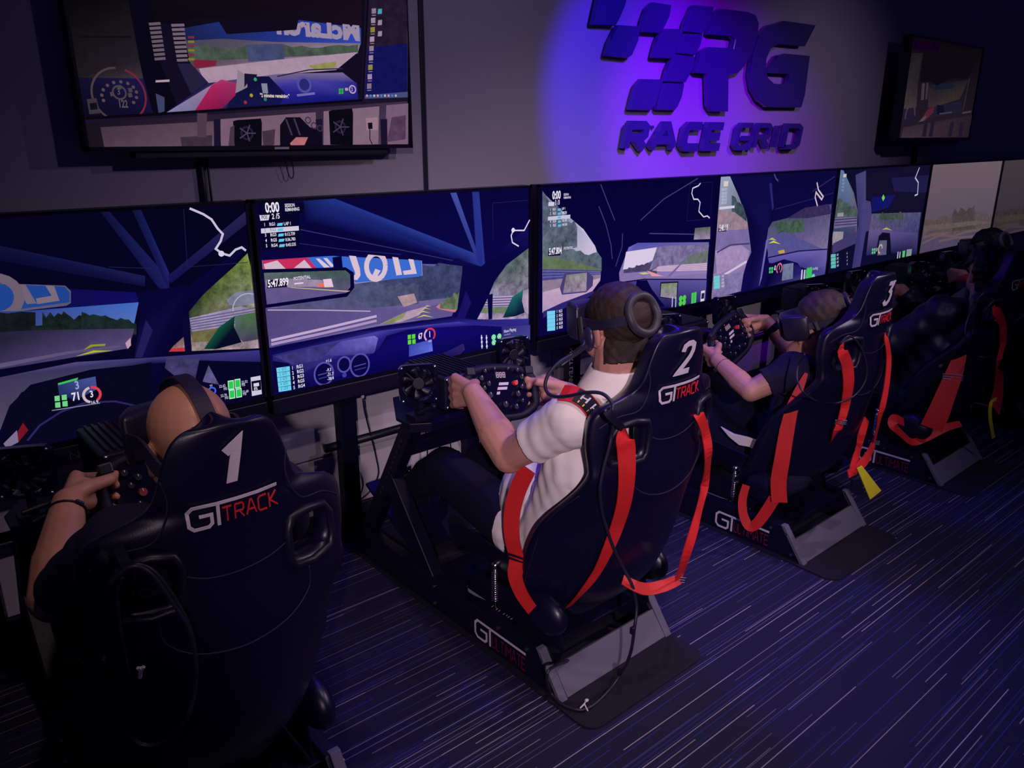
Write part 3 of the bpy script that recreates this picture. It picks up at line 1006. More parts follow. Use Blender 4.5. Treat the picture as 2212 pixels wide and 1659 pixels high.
c.poly([(1300, 760), (1440, 720), (1430, 820), (1200, 830)], (104, 112, 110), .3)
c.poly([(1000, 880), (1060, 845), (1430, 820), (1425, 880), (1080, 890)], (172, 146, 180), .2)
for k in range(4):
    c.line([(1040, 856 + k * 9), (1430, 826 + k * 16)], .004, (206, 176, 204))
c.poly([(750, 905), (960, 885), (1080, 930), (1425, 900), (1425, 945), (760, 975)], (132, 112, 168), .1)
c.poly([(960, 880), (1090, 925), (1000, 925)], (226, 150, 160))
c.poly([(895, 900), (950, 893), (985, 905), (930, 912)], (196, 190, 140))
c.poly([(1120, 925), (1350, 700), (1330, 700), (1145, 925)], (110, 98, 160))
c.poly([(1335, 550), (1455, 540), (1452, 635), (1325, 640)], [(80, 92, 86), (90, 100, 90), (150, 134, 160), (150, 134, 160)], .3)
c.line([(980, 592), (1330, 598)], .005, (70, 64, 130))
for q in ([(600, 210), (650, 340), (690, 440), (710, 490)], [(585, 380), (640, 520), (680, 680), (690, 790)], [(910, 490), (1090, 325), (1230, 240), (1360, 160)], [(770, 590), (765, 700), (715, 850)]):
    c.line(q, .006, (62, 54, 120))
c.poly([(750, 975), (940, 945), (1425, 945), (1415, 1150), (1200, 1170), (880, 1180)], [(44, 36, 110), (84, 74, 150), (96, 86, 160), (30, 22, 90), (20, 12, 80), (16, 10, 70)])
c.poly([(880, 960), (960, 955), (1000, 1030), (1100, 1160), (850, 1180), (870, 1010)], (9, 4, 60))
c.poly([(1065, 970), (1205, 965), (1195, 1110), (1058, 1090)], (24, 20, 60))
c.poly([(1072, 982), (1196, 976), (1188, 1102), (1064, 1084)], [(120, 134, 90), (130, 140, 110), (150, 132, 164), (150, 132, 160)], .35)
c.line([(745, 975), (940, 948), (1425, 950)], .006, (8, 4, 50))
c.poly([(150, 1200), (300, 1130), (540, 1040), (560, 1060), (150, 1250)], (44, 34, 110))
for x in (1158, 1185):
    c.line([(x, 1085), (x - 3, 1165)], .007, (200, 196, 220))
for a in ((1222, 1098), (1250, 1092), (1220, 1136), (1248, 1128)):
    c.disc(a, .016, (80, 200, 70))
c.poly([(1306, 1056), (1345, 1046), (1340, 1132), (1302, 1142)], (70, 196, 90))
c.line([(1325, 1050), (1320, 1138)], .003, (30, 120, 60))
c.poly([(1380, 1040), (1410, 1034), (1404, 1116), (1374, 1124)], (214, 210, 228))
c.poly([(1384, 1058), (1406, 1053), (1402, 1098), (1380, 1102)], (30, 26, 50))
c.text('0:00', (220, 325), .036, (232, 226, 240), .6, .03)
c.text('SESSION', (308, 298), .010, (220, 214, 232), .62)
c.text('REMAINING', (308, 322), .010, (220, 214, 232), .62)
c.poly([(190, 348), (238, 346), (232, 378), (188, 378)], (206, 200, 220))
c.text('3 /3', (240, 368), .020, (224, 216, 236), .7)
c.poly([(186, 462), (360, 445), (358, 474), (184, 492)], (196, 190, 214))
for k in range(5):
    y = 416 + 31 * k
    if k != 2:
        c.text(str(k + 1), (200, y), .0115, (224, 218, 236))
        c.text('RG%d' % (k + 1), (222, y - 2), .0115, (214, 208, 230), .7)
        c.text(('LAP 1', '0:08.526', '', '0:26.783', '0:43.306')[k], (292, y - 8), .011, (224, 218, 236), .62)
    c.poly([(262, y - 18), (286, y - 20), (284, y - 2), (260, y)], (100, 180, 220))
c.poly([(184, 722), (280, 716), (280, 762), (184, 768)], (16, 10, 46))
c.text('5:47.804', (190, 758), .030, (232, 226, 240), .56, .03)
c.text('POTENTIAL', (306, 718), .012, (210, 204, 226), .7)
c.line([(1372, 198), (1355, 220), (1310, 240), (1303, 280), (1318, 325), (1350, 325), (1368, 350), (1358, 420), (1395, 462), (1425, 455), (1443, 472)], .007, (214, 204, 226))
for q in ([(1290, 205), (1465, 190)], [(1290, 205), (1262, 495)], [(1262, 495), (1445, 478)], [(1465, 190), (1445, 478)]):
    c.line(q, .003, (30, 24, 80))
for k in range(5):
    y = 1196 + 31 * k
    c.poly([(176, y), (238, y - 6), (237, y + 24), (175, y + 30)], (118, 206, 238))
    c.text(str(k + 1), (248, y + 16), .014, (224, 218, 236))
    c.text('RG%d' % (k + 1), (266, y + 12), .014, (224, 218, 236), .7)
c.build(root)

# ---- monitor 4
root, r = MON[3]
c = Canvas(*r, 0.0, 1500, 320, 712 / 2212)
c.fill((12, 8, 58), (14, 9, 74))
c.poly([(165, 185), (235, 180), (300, 330), (355, 480), (380, 700), (350, 770), (300, 950), (100, 1015)], [(150, 160, 190), (150, 160, 190), (120, 126, 140), (120, 106, 130), (120, 104, 150), (140, 122, 170), (90, 78, 140), (140, 126, 170)])
c.blobs(250, 350, (440, 500), (320, 400, 14), (60, 76, 88), 8, .6, 41)
c.poly([(140, 410), (270, 430), (360, 500), (370, 560), (130, 560)], (150, 126, 140), .3)
c.poly([(130, 560), (370, 540), (380, 700), (120, 850)], (120, 106, 158), .15)
c.poly([(140, 690), (300, 640), (370, 690), (350, 760), (150, 850)], (160, 136, 180), .2)
c.line([(150, 700), (240, 650), (370, 640)], .010, (70, 60, 120))
c.line([(200, 850), (350, 760)], .016, (206, 190, 220))
c.poly([(115, 860), (330, 830), (310, 960), (105, 1015)], (124, 112, 160), .35)
c.poly([(500, 500), (620, 470), (800, 400), (920, 375), (890, 690), (500, 740), (480, 640)], [(70, 80, 96), (72, 74, 94), (64, 60, 92), (78, 74, 104), (120, 108, 150), (96, 86, 146), (96, 88, 140)], .2)
c.poly([(540, 500), (730, 480), (740, 560), (560, 580)], (66, 86, 76), .6)
c.poly([(620, 470), (740, 400), (900, 375), (920, 440), (760, 470)], (52, 42, 84), .4)
c.poly([(500, 600), (600, 560), (890, 690), (490, 740)], (84, 80, 140), .15)
c.poly([(490, 725), (890, 672), (880, 850), (720, 800), (500, 770)], [(96, 86, 160), (110, 98, 170), (90, 80, 150), (60, 50, 130), (80, 70, 150)])
c.line([(490, 735), (700, 690), (890, 678)], .008, (20, 14, 70))
c.poly([(495, 640), (530, 620), (578, 645), (530, 634)], (206, 206, 70))
c.poly([(495, 615), (520, 600), (550, 620), (520, 614)], (190, 190, 70))
c.poly([(560, 690), (600, 680), (605, 704), (565, 708)], (190, 160, 70))
c.poly([(460, 960), (500, 780), (600, 745), (690, 770), (730, 830), (870, 790), (880, 850), (760, 900), (400, 960)], [(9, 5, 56), (10, 6, 62), (10, 6, 64), (9, 5, 60), (40, 34, 110), (84, 76, 150), (70, 64, 140), (14, 8, 70), (9, 5, 56)])
c.poly([(592, 780), (662, 770), (658, 876), (584, 890)], (110, 118, 150), .3)
c.poly([(240, 180), (420, 165), (520, 200), (530, 480), (480, 560), (440, 920), (360, 960), (380, 700), (350, 470), (300, 310)], [(14, 9, 66), (12, 8, 60), (14, 10, 68), (9, 6, 52), (16, 12, 72), (30, 24, 92), (12, 8, 66), (10, 6, 58), (9, 5, 54), (12, 8, 62)])
c.poly([(478, 620), (495, 600), (450, 870), (430, 930)], (110, 100, 170))
c.poly([(500, 240), (515, 230), (530, 400), (520, 420)], (40, 38, 110))
c.line([(530, 165), (545, 205), (560, 220)], .010, (70, 64, 130))
c.line([(790, 290), (940, 190)], .008, (44, 38, 92))
c.line([(540, 410), (790, 340), (930, 300)], .006, (36, 30, 84))
c.poly([(195, 222), (225, 220), (222, 255), (193, 258)], (214, 200, 190))
for p in ((178, 285), (178, 312), (176, 334), (176, 355), (174, 376)):
    c.text('1 RG1 0:12.7', p, .013, (206, 202, 224), .55, .02)
c.poly([(165, 395), (266, 384), (265, 402), (164, 412)], (206, 200, 222))
c.poly([(158, 536), (212, 530), (212, 558), (156, 562)], (30, 24, 56))
c.text('5:48.119', (162, 556), .034, (224, 216, 236), .5, .03)
c.line([(818, 230), (828, 280), (860, 325), (850, 345), (812, 296), (806, 330), (822, 388)], .012, (206, 186, 196))
for k in range(4):
    y = 858 + 22 * k
    c.poly([(127, y), (166, y - 4), (165, y + 17), (124, y + 21)], (110, 200, 206))
    c.text('%d RG%d' % (k + 1, k + 1), (176, y + 10), .014, (214, 208, 230), .5)
for a in ((497, 800), (512, 798), (496, 822), (511, 820)):
    c.poly([a, (a[0] + 11, a[1] - 2), (a[0] + 10, a[1] + 16), (a[0] - 1, a[1] + 18)], (70, 196, 110))
c.text('62', (528, 818), .028, (226, 214, 226), .5, .03)
c.ring((564, 806), .030, .010, (214, 110, 130), -60, 240, sx=1.0)
c.text('1', (560, 815), .026, (230, 210, 220), .6, .03)
for x in (714, 732):
    c.line([(x + 3, 815), (x - 2, 885)], .016, (206, 200, 222))
for a in ((755, 824), (773, 820), (752, 858), (770, 852)):
    c.disc(a, .024, (60, 190, 100))
c.text('Now Playing', (788, 818), .018, (190, 186, 214), .5)
c.disc((790, 864), .022, (120, 196, 200))
c.build(root)

# ---- monitor 5
root, r = MON[4]
c = Canvas(*r, 0.0, 1500, 320, 712 / 2212)
c.fill((16, 13, 44), (14, 12, 46))
c.poly([(965, 140), (1000, 150), (1070, 300), (1095, 420), (1090, 600), (1060, 640), (920, 700)], [(90, 116, 150), (96, 120, 156), (84, 96, 110), (92, 86, 110), (96, 82, 120), (50, 44, 90), (30, 26, 70)])
c.blobs(950, 1090, (470, 470), (330, 400, 20), (70, 84, 84), 8, .6, 51)
c.poly([(940, 470), (1090, 460), (1090, 520), (935, 540)], (112, 100, 140), .2)
for k in range(3):
    c.line([(940, 482 + 18 * k), (1090, 470 + 18 * k)], .008, (60, 52, 100))
c.poly([(925, 560), (1000, 560), (995, 610), (925, 650)], (150, 138, 150), .2)
c.poly([(930, 640), (1090, 560), (1080, 640), (925, 710)], (66, 56, 104))
c.poly([(1080, 180), (1150, 150), (1150, 560), (1110, 800), (1055, 820), (1100, 500)], [(66, 62, 110), (72, 68, 118), (64, 58, 116), (60, 58, 120), (54, 52, 112), (56, 50, 104)])
c.poly([(1150, 350), (1185, 360), (1190, 550), (1150, 560)], (70, 60, 112))
c.poly([(1150, 170), (1590, 100), (1520, 440), (1190, 440), (1180, 350), (1150, 350)], (18, 14, 44))
c.poly([(1190, 330), (1350, 310), (1300, 400), (1190, 430)], [(18, 20, 100), (24, 22, 90), (20, 22, 96), (16, 20, 96)])
c.poly([(1320, 200), (1590, 180), (1570, 300), (1340, 290)], (30, 26, 70), .2)
c.poly([(1190, 440), (1520, 430), (1500, 580), (1170, 560)], [(84, 84, 108), (74, 76, 112), (60, 54, 110), (96, 80, 130)], .4)
c.blobs(1240, 1400, (480, 480), (440, 430, 10), (62, 74, 70), 8, .5, 52)
c.poly([(1170, 550), (1500, 570), (1490, 720), (1400, 700), (1150, 720)], [(100, 84, 136), (74, 66, 120), (30, 26, 74), (24, 20, 66), (40, 34, 86)])
c.poly([(1235, 590), (1260, 565), (1310, 570), (1320, 720), (1210, 740)], (14, 11, 38))
c.poly([(1240, 620), (1290, 618), (1285, 715), (1225, 720)], (92, 88, 122), .2)
c.poly([(1255, 548), (1285, 532), (1328, 552), (1285, 545)], (176, 176, 70))
c.poly([(1255, 334), (1266, 310), (1276, 334), (1264, 356)], (110, 206, 70))
c.line([(1508, 130), (1480, 200), (1500, 230), (1495, 310), (1476, 318)], .012, (190, 178, 206))
for a in ((1190, 674), (1204, 672), (1188, 694), (1202, 692)):
    c.poly([a, (a[0] + 10, a[1] - 1), (a[0] + 9, a[1] + 15), (a[0] - 1, a[1] + 16)], (90, 200, 130))
c.text('58', (1216, 692), .024, (206, 196, 200), .5, .03)
c.ring((1244, 676), .030, .012, (196, 170, 150), 0, 280)
for k in range(4):
    y = 712 + 24 * k
    c.poly([(914, y), (946, y - 3), (944, y + 19), (911, y + 22)], (96, 186, 180))
    c.text('%d RG%d' % (k + 1, k + 1), (950, y + 12), .016, (206, 200, 220), .45)
    c.text('-1.6', (1016, y), .015, (196, 190, 210), .45)
for p in ((985, 222), (985, 245), (982, 268), (980, 290)):
    c.text('1 RG1 0:1', p, .014, (160, 160, 180), .42)
c.poly([(995, 175), (1016, 172), (1014, 194), (993, 196)], (196, 190, 190))
c.poly([(955, 436), (996, 432), (995, 458), (952, 460)], (150, 140, 150))
for x in (1360, 1374):
    c.line([(x + 2, 695), (x - 3, 745)], .016, (190, 186, 200))
c.poly([(1392, 690), (1410, 686), (1404, 745), (1388, 748)], (80, 190, 110))
c.poly([(1420, 680), (1455, 676), (1448, 735), (1412, 742)], (120, 150, 140), .3)
c.build(root)

# ---- monitors 6 and 7: loading picture
for idx, dim in ((5, 1.0), (6, .62)):  # dim scales the last picture down, edge darkening put into its colours
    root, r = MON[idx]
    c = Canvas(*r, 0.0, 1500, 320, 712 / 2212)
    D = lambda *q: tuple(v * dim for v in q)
    dx = 0 if idx == 5 else 480
    dy = 0 if idx == 5 else -60
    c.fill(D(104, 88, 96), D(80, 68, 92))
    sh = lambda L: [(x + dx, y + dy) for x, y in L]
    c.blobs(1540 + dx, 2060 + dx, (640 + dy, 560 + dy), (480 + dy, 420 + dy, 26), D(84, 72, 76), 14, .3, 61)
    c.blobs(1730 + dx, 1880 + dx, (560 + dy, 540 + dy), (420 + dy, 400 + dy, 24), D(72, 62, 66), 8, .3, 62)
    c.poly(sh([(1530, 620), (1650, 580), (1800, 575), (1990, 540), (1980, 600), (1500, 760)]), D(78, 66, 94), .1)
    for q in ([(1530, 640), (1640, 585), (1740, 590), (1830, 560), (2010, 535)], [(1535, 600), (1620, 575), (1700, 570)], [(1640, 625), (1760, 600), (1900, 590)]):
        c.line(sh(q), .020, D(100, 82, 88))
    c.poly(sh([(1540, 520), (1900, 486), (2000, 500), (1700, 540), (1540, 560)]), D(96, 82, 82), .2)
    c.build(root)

# ------------------------------------------------------------------ wall televisions
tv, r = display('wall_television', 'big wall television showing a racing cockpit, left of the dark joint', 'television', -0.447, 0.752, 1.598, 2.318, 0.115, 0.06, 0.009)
c = Canvas(*r, 0.115, 0, 0, 950 / 2212)  # left part drawn in darker colours, painting the falloff at the edge
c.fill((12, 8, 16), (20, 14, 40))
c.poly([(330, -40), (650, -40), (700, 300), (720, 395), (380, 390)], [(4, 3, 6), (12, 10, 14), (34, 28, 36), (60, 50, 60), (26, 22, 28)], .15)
c.line([(400, 185), (660, 186)], .004, (14, 11, 16))
c.poly([(380, 390), (720, 395), (770, 575), (410, 595)], [(16, 14, 40), (26, 22, 70), (20, 14, 50), (10, 8, 24)])
c.poly([(930, 200), (1300, 180), (1815, 215), (1800, 260), (1690, 350), (1300, 380), (1020, 420), (960, 330)], [(70, 64, 84), (80, 78, 96), (120, 104, 116), (150, 126, 150), (160, 134, 160), (150, 126, 150), (110, 90, 120), (80, 62, 80)], .1)
c.blobs(950, 1800, (310, 270), (230, 235, 12), (70, 80, 74), 18, .5, 71)
c.poly([(1240, 225), (1420, 220), (1430, 300), (1250, 310)], (66, 72, 110), .3)
c.poly([(970, 300), (1090, 305), (1085, 330), (980, 345)], (120, 30, 56))
c.poly([(1000, 345), (1400, 300), (1800, 262), (1690, 352), (1300, 385), (1030, 420)], (166, 138, 160), .12)
c.poly([(1550, 330), (1690, 308), (1690, 340), (1580, 350)], (140, 134, 80), .3)
c.poly([(900, 130), (1080, 105), (1500, 100), (1815, 140), (1815, 218), (1400, 212), (1120, 195), (940, 205)], [(24, 30, 70), (30, 44, 110), (36, 56, 150), (40, 60, 160), (50, 72, 176), (34, 50, 130), (28, 40, 96), (24, 30, 70)])
c.text('McLaren', (1812, 202), .060, (150, 134, 160), 1.1, .05, mirror=True)
c.poly([(700, -20), (1815, -20), (1820, 130), (1500, 100), (1490, 150), (1140, 172), (1100, 110), (930, 140), (700, 90)], [(14, 9, 16), (22, 12, 26), (26, 14, 30), (18, 12, 26), (16, 10, 24), (14, 10, 26), (16, 12, 30), (12, 8, 20), (10, 8, 16)])
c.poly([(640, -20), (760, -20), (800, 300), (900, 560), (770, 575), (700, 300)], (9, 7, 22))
c.poly([(890, 320), (960, 320), (1060, 430), (960, 470)], (34, 30, 60))
for k in range(9):
    c.line([(748 + 3.4 * k, 122 + 22 * k), (806 + 3 * k, 118 + 22 * k)], .008, (100, 84, 98))
    c.line([(860 + 3.4 * k, 128 + 22 * k), (926 + 2 * k, 126 + 22 * k)], .008, (112, 94, 110))
    if k > 2:
        c.line([(944, 188 + (k - 3) * 22), (975, 188 + (k - 3) * 22)], .007, ((120, 120, 40), (120, 40, 60))[k % 2])
c.poly([(780, 404), (850, 400), (850, 412), (780, 415)], (170, 144, 160))
c.poly([(780, 470), (825, 490), (825, 560), (795, 570)], (60, 64, 100))
# dash, glove, wheel
c.poly([(1030, 420), (1400, 372), (1720, 365), (1790, 420), (1800, 505), (830, 570), (900, 520)], [(20, 16, 60), (110, 96, 140), (120, 104, 150), (44, 40, 130), (24, 22, 110), (40, 34, 80), (30, 26, 80)])
c.poly([(1380, 400), (1560, 400), (1790, 415), (1800, 505), (1280, 535), (1350, 450)], [(90, 80, 150), (70, 66, 160), (40, 38, 140), (20, 18, 110), (26, 24, 110), (40, 38, 140)])
c.disc((1527, 426), .024, (40, 38, 110))
c.ring((1527, 426), .024, .008, (80, 76, 150))
c.line([(1490, 480), (1580, 470)], .008, (110, 104, 170))
c.line([(1390, 385), (1550, 352), (1720, 345)], .004, (40, 34, 70))
c.poly([(1280, 385), (1350, 385), (1430, 470), (1400, 540), (1130, 555), (1180, 440)], [(16, 18, 60), (14, 14, 60), (18, 18, 70), (20, 20, 80), (20, 20, 60), (16, 18, 50)])
c.poly([(1310, 420), (1340, 420), (1345, 470), (1318, 470)], (130, 130, 150))
c.text('"2 minutes remaining."', (1305, 488), .012, (220, 204, 190), .7, .03)
c.poly([(835, 565), (1040, 440), (1090, 410), (1060, 560)], [(120, 120, 160), (150, 136, 170), (150, 120, 150), (110, 90, 130)], .1)
c.poly([(975, 560), (1060, 430), (1110, 400), (1190, 420), (1180, 480), (1110, 550)], [(150, 24, 70), (170, 36, 90), (160, 60, 110), (150, 44, 96), (150, 30, 84), (120, 20, 70)])
c.poly([(1180, 470), (1190, 380), (1190, 350), (1240, 385), (1240, 440)], (140, 124, 140))
c.poly([(1225, 440), (1225, 370), (1290, 375), (1280, 400), (1240, 420)], (22, 18, 50))
for p, q in (((1280, 400), (60, 150, 100)), ((1260, 480), (160, 150, 50)), ((1230, 515), (150, 40, 60)), ((1330, 500), (50, 120, 80))):
    c.disc(p, .006, q)
for a in ((1699, 446), (1712, 445), (1699, 461), (1712, 460)):
    c.poly([a, (a[0] + 10, a[1] - 1), (a[0] + 10, a[1] + 12), (a[0], a[1] + 13)], (50, 170, 60))
c.ring((1768, 450), .013, .005, (180, 150, 180))
c.text('2', (1762, 458), .012, (190, 170, 200))
c.line([(1730, 450), (1745, 449)], .010, (170, 150, 180))
# left gauge
c.ring((596, 478), .078, .006, (72, 58, 64), 90, 250)
c.ring((596, 478), .078, .006, (110, 34, 50), -50, 70)
for a in range(0, 250, 24):
    t = math.radians(-35 + a)
    c.disc((596 + 88 * math.cos(t), 478 - 66 * math.sin(t)), .005, (84, 68, 74))
c.text('3', (586, 476), .018, (84, 72, 78))
c.ring((596, 466), .019, .005, (74, 62, 68))
c.text('122', (592, 540), .022, (86, 72, 78), .6, .03)
for p in ((550, 475), (585, 440), (640, 480), (640, 455)):
    c.line([p, (p[0] + 20, p[1] - 2)], .012, (74, 62, 66))
c.poly([(432, 500), (480, 494), (500, 570), (445, 575)], (58, 50, 58))
c.poly([(446, 520), (482, 516), (486, 550), (450, 553)], (16, 12, 26))
# lower inset picture
c.poly([(410, 595), (1810, 510), (1830, 0), (2040, 0), (2045, 725), (430, 742)], (26, 18, 40))
c.poly([(410, 620), (2040, 510), (2045, 725), (430, 742)], [(22, 16, 28), (60, 44, 70), (80, 60, 90), (24, 18, 28)])
c.poly([(500, 640), (1070, 610), (1070, 740), (520, 742)], [(66, 50, 66), (90, 68, 84), (100, 76, 94), (76, 58, 74)], .1)
c.poly([(1100, 600), (1580, 565), (1590, 735), (1105, 740)], (116, 88, 108), .1)
c.poly([(1620, 560), (1900, 535), (1895, 725), (1620, 735)], (126, 98, 118), .1)
c.poly([(1935, 530), (2045, 520), (2045, 725), (1930, 728)], (116, 88, 116), .1)
for x in (1068, 1580, 1905):
    c.poly([(x, 600), (x + 34, 598), (x + 36, 742), (x + 4, 742)], (24, 18, 44))
c.poly([(900, 690), (1060, 680), (1060, 740), (910, 742)], (60, 44, 60), .3)
c.poly([(985, 570), (1035, 570), (1030, 690), (985, 690)], (76, 56, 74))
for x0, y0, x1, y1 in ((1165, 610, 1305, 740), (1645, 560, 1762, 728)):
    c.poly([(x0, y0), (x0 + 20, y0 - 6), (x1, y0 - 14), (x1 + 5, y0 + 10), (x1 + 4, y1), (x0 + 8, y1)], (11, 8, 22))
    c.ring(((x0 + x1) / 2, (y0 + y1) / 2 - 5), .020, .007, (34, 28, 52))
    for k in range(5):
        t = k * 1.256
        c.line([((x0 + x1) / 2, (y0 + y1) / 2 - 5), ((x0 + x1) / 2 + 44 * math.cos(t), (y0 + y1) / 2 - 5 + 44 * math.sin(t))], .004, (70, 60, 88))
c.poly([(1400, 630), (1430, 590), (1500, 590), (1550, 640), (1610, 660), (1610, 735), (1400, 740)], (14, 10, 26))
c.line([(1430, 600), (1460, 680)], .006, (60, 52, 80))
c.line([(1470, 595), (1500, 680)], .006, (60, 52, 80))
for p in ((1540, 605), (1570, 632), (1600, 645)):
    c.ring(p, .010, .004, (54, 46, 72))
c.poly([(1450, 720), (1480, 690), (1540, 690), (1520, 735), (1455, 738)], (170, 104, 110), .2)
c.poly([(1150, 640), (1170, 630), (1170, 740), (1140, 740)], (70, 50, 70))
c.poly([(1310, 660), (1375, 650), (1370, 730), (1315, 735)], (66, 46, 66), .2)
c.poly([(1830, 595), (1890, 590), (1890, 655), (1835, 655)], (150, 118, 134))
c.poly([(1840, 618), (1862, 616), (1864, 648), (1842, 650)], (16, 12, 26))
c.line([(1850, 650), (1850, 700), (1862, 725)], .004, (24, 18, 36))
c.poly([(1960, 590), (2030, 580), (2030, 700), (1935, 715)], (84, 58, 84), .3)
# desktop strip at right
c.poly([(1840, -20), (2040, -20), (2040, 470), (1820, 495)], [(60, 50, 40), (70, 62, 30), (30, 28, 80), (22, 22, 84)])
c.poly([(1840, 0), (2040, 0), (2035, 300), (1830, 330)], (34, 24, 44), .4)
c.poly([(1838, 240), (2038, 220), (2036, 462), (1824, 485)], (18, 18, 84), .15)
c.poly([(1825, 480), (2040, 462), (2040, 490), (1825, 497)], (70, 74, 120))
for k in range(9):
    c.disc((1835 + 18 * k, 482), .0045, ((190, 150, 170), (60, 130, 200), (180, 180, 190))[k % 3])
for k in range(9):
    y = 60 + 47 * k
    x = 1866 - 3 * k
    c.poly([(x - 9, y - 14), (x + 13, y - 16), (x + 13, y + 10), (x - 9, y + 12)], ((130, 110, 130), (150, 130, 150), (140, 130, 60), (160, 140, 170))[k % 4], .3)
    c.line([(x - 8, y + 20), (x + 12, y + 19)], .003, (140, 120, 140))
for k in range(3):
    c.poly([(1888, 48 + 56 * k), (1908, 46 + 56 * k), (1907, 72 + 56 * k), (1886, 74 + 56 * k)], ((70, 150, 170), (150, 130, 150), (150, 140, 160))[k], .2)
c.line([(1838, -20), (1812, 500)], .008, (12, 8, 22))
c.line([(410, 597), (800, 574), (1810, 505)], .008, (8, 6, 14))
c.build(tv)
b = B()
b.box((0.17, 0.150, 1.586), (0.95, 0.06, 0.025))
obj('lower_lip', b, M_plastic, tv, bevel=.004)
b = B()
b.box((0.15, 0.195, 1.95), (0.40, 0.046, 0.40))
obj('wall_bracket', b, M_frame, tv)
b = B()
b.box((0.19, 0.104, 1.603), (0.055, 0.004, 0.008))
obj('badge', b, M_label, tv)

tv2, r = display('wall_television', 'small looking wall television at upper right, dim racing picture, standing off the wall', 'television', 4.885, 6.20, 1.605, 2.315, 0.02, 0.06, 0.014)
c = Canvas(*r, 0.02, 1860, 60, 300 / 1659)  # all colours kept low here, edge darkening painted into the picture
c.fill((9, 7, 12), (34, 26, 38))
c.poly([(640, 140), (930, 170), (930, 280), (600, 260)], (18, 0, 26))
c.poly([(590, 300), (740, 300), (680, 650), (660, 950), (510, 970), (540, 700)], [(26, 22, 28), (28, 24, 30), (36, 32, 36), (58, 48, 52), (62, 50, 54), (44, 36, 42)], .3)
c.poly([(500, 980), (650, 950), (640, 1130), (480, 1160)], (30, 24, 46))
c.ring((585, 1050), .075, .02, (60, 48, 58), 0, 200)
c.poly([(800, 680), (1000, 660), (1280, 620), (1240, 720), (1180, 850), (960, 920), (800, 960)], [(24, 26, 36), (22, 24, 36), (30, 28, 32), (40, 34, 36), (46, 38, 42), (56, 44, 46), (52, 40, 44)], .2)
c.poly([(900, 680), (1100, 650), (1110, 720), (860, 745)], (20, 24, 40))
c.poly([(800, 960), (960, 920), (1190, 880), (1200, 1010), (900, 1060), (700, 1120)], (28, 26, 44))
c.poly([(740, 300), (1420, 250), (1280, 610), (1090, 600), (900, 690), (820, 640), (700, 650)], (12, 10, 16))
for k in range(9):
    c.line([(726 - 2 * k, 675 + 22 * k), (760 - 2 * k, 675 + 22 * k)], .014, (60, 50, 58))
    c.line([(778 - 2 * k, 670 + 22 * k), (802 - 2 * k, 668 + 22 * k)], .014, (56, 46, 54))
c.poly([(690, 1120), (790, 980), (870, 940), (860, 1010), (760, 1110)], (78, 30, 44))
c.poly([(680, 1125), (760, 1050), (780, 1060), (740, 1115)], (80, 66, 74))
c.poly([(900, 920), (980, 930), (1000, 1030), (900, 1030)], (16, 14, 34))
c.line([(930, 1028), (1080, 1010)], .012, (60, 54, 66))
c.line([(1200, 1020), (1310, 1000)], .014, (64, 54, 60))
c.line([(1290, 600), (1210, 985)], .014, (50, 42, 48))
c.poly([(500, 1190), (1320, 1040), (1280, 1300), (470, 1320)], [(50, 38, 50), (34, 26, 38), (38, 28, 40), (62, 46, 58)], .2)
for x in (750, 830, 1060, 1180):
    c.poly([(x, 1130), (x + 45, 1120), (x + 15, 1300), (x - 30, 1300)], (30, 22, 40))
c.build(tv2)
b = B()
b.box((5.50, 0.052, 1.593), (1.05, 0.06, 0.024))
obj('lower_lip', b, M_plastic, tv2, bevel=.004)
b = B()
b.box((5.5, 0.15, 1.95), (0.4, 0.14, 0.4))
obj('wall_bracket', b, M_frame, tv2)

# ------------------------------------------------------------------ monitor stands
for i, (a, c_) in enumerate(mons[:6]):
    root = thing('monitor_stand', ['black monitor stand under the leftmost game monitor', 'black monitor stand under the monitor with the blue roll cage',
                 'black monitor stand behind the person in the white polo', 'black monitor stand under the monitor with yellow chevrons and thick dark pillar',
                 'black monitor stand under the monitor with the green diamond mark', 'black monitor stand under the plain beige loading picture'][i], 'stand', ((a + c_) / 2, 0.06, 0), 'monitor stands')
    b = B()
    b.box(((a + c_) / 2, 0.012, 0.688), (c_ - a - 0.004, 0.05, 0.062))
    bar_ = obj('lower_bar', b, M_plastic, root, bevel=.004)
    w = c_ - a
    for xx in ((a + w * .265, c_ - w * .235) if i < 2 else (a + w * .24, c_ - w * .26)):
        b = B()
        b.box((xx, 0.075, 0.40), (0.075, 0.05, 0.80))
        p = obj('post', b, M_frame, root, bevel=.004)
        if i == 2 and xx < (a + c_) / 2:
            qs, wd_ = stroke_text('NEXT LEVEL RACING', .022, .0045)
            b = B()
            for q in qs:
                b.f([b.v((xx - 0.022 - v.y * 0 + 0.0 - v.y, 0.049, 0.62 - v.x)) for v in q])
            obj('lettering', b, M_white, p)
        b = B()
        b.box((xx, 0.115, 0.012), (0.08, 0.16, 0.024))
        obj('foot', b, M_frame, root, bevel=.004)
        b = B()
        b.box((xx, 0.066, 0.95), (0.06, 0.025, 0.5))
        obj('mounting_rail', b, M_frame, root)
    b = B()
    b.tube([(a + w * .2, 0.11, 0.42), (c_ - w * .2, 0.11, 0.42)], .018, 12)
    obj('cross_tube', b, M_plastic, root, smooth=True)
    if i == 0:
        qs, wd_ = stroke_text('NEXT LEVEL RACING', .024, .0035, sx=1.15)
        b = B()
        for q in qs:
            b.f([b.v((-0.66 + v.x, -0.0145, 0.674 + v.y)) for v in q])
        obj('lettering', b, mat('dull_print', (.05, .045, .08), .5), bar_)

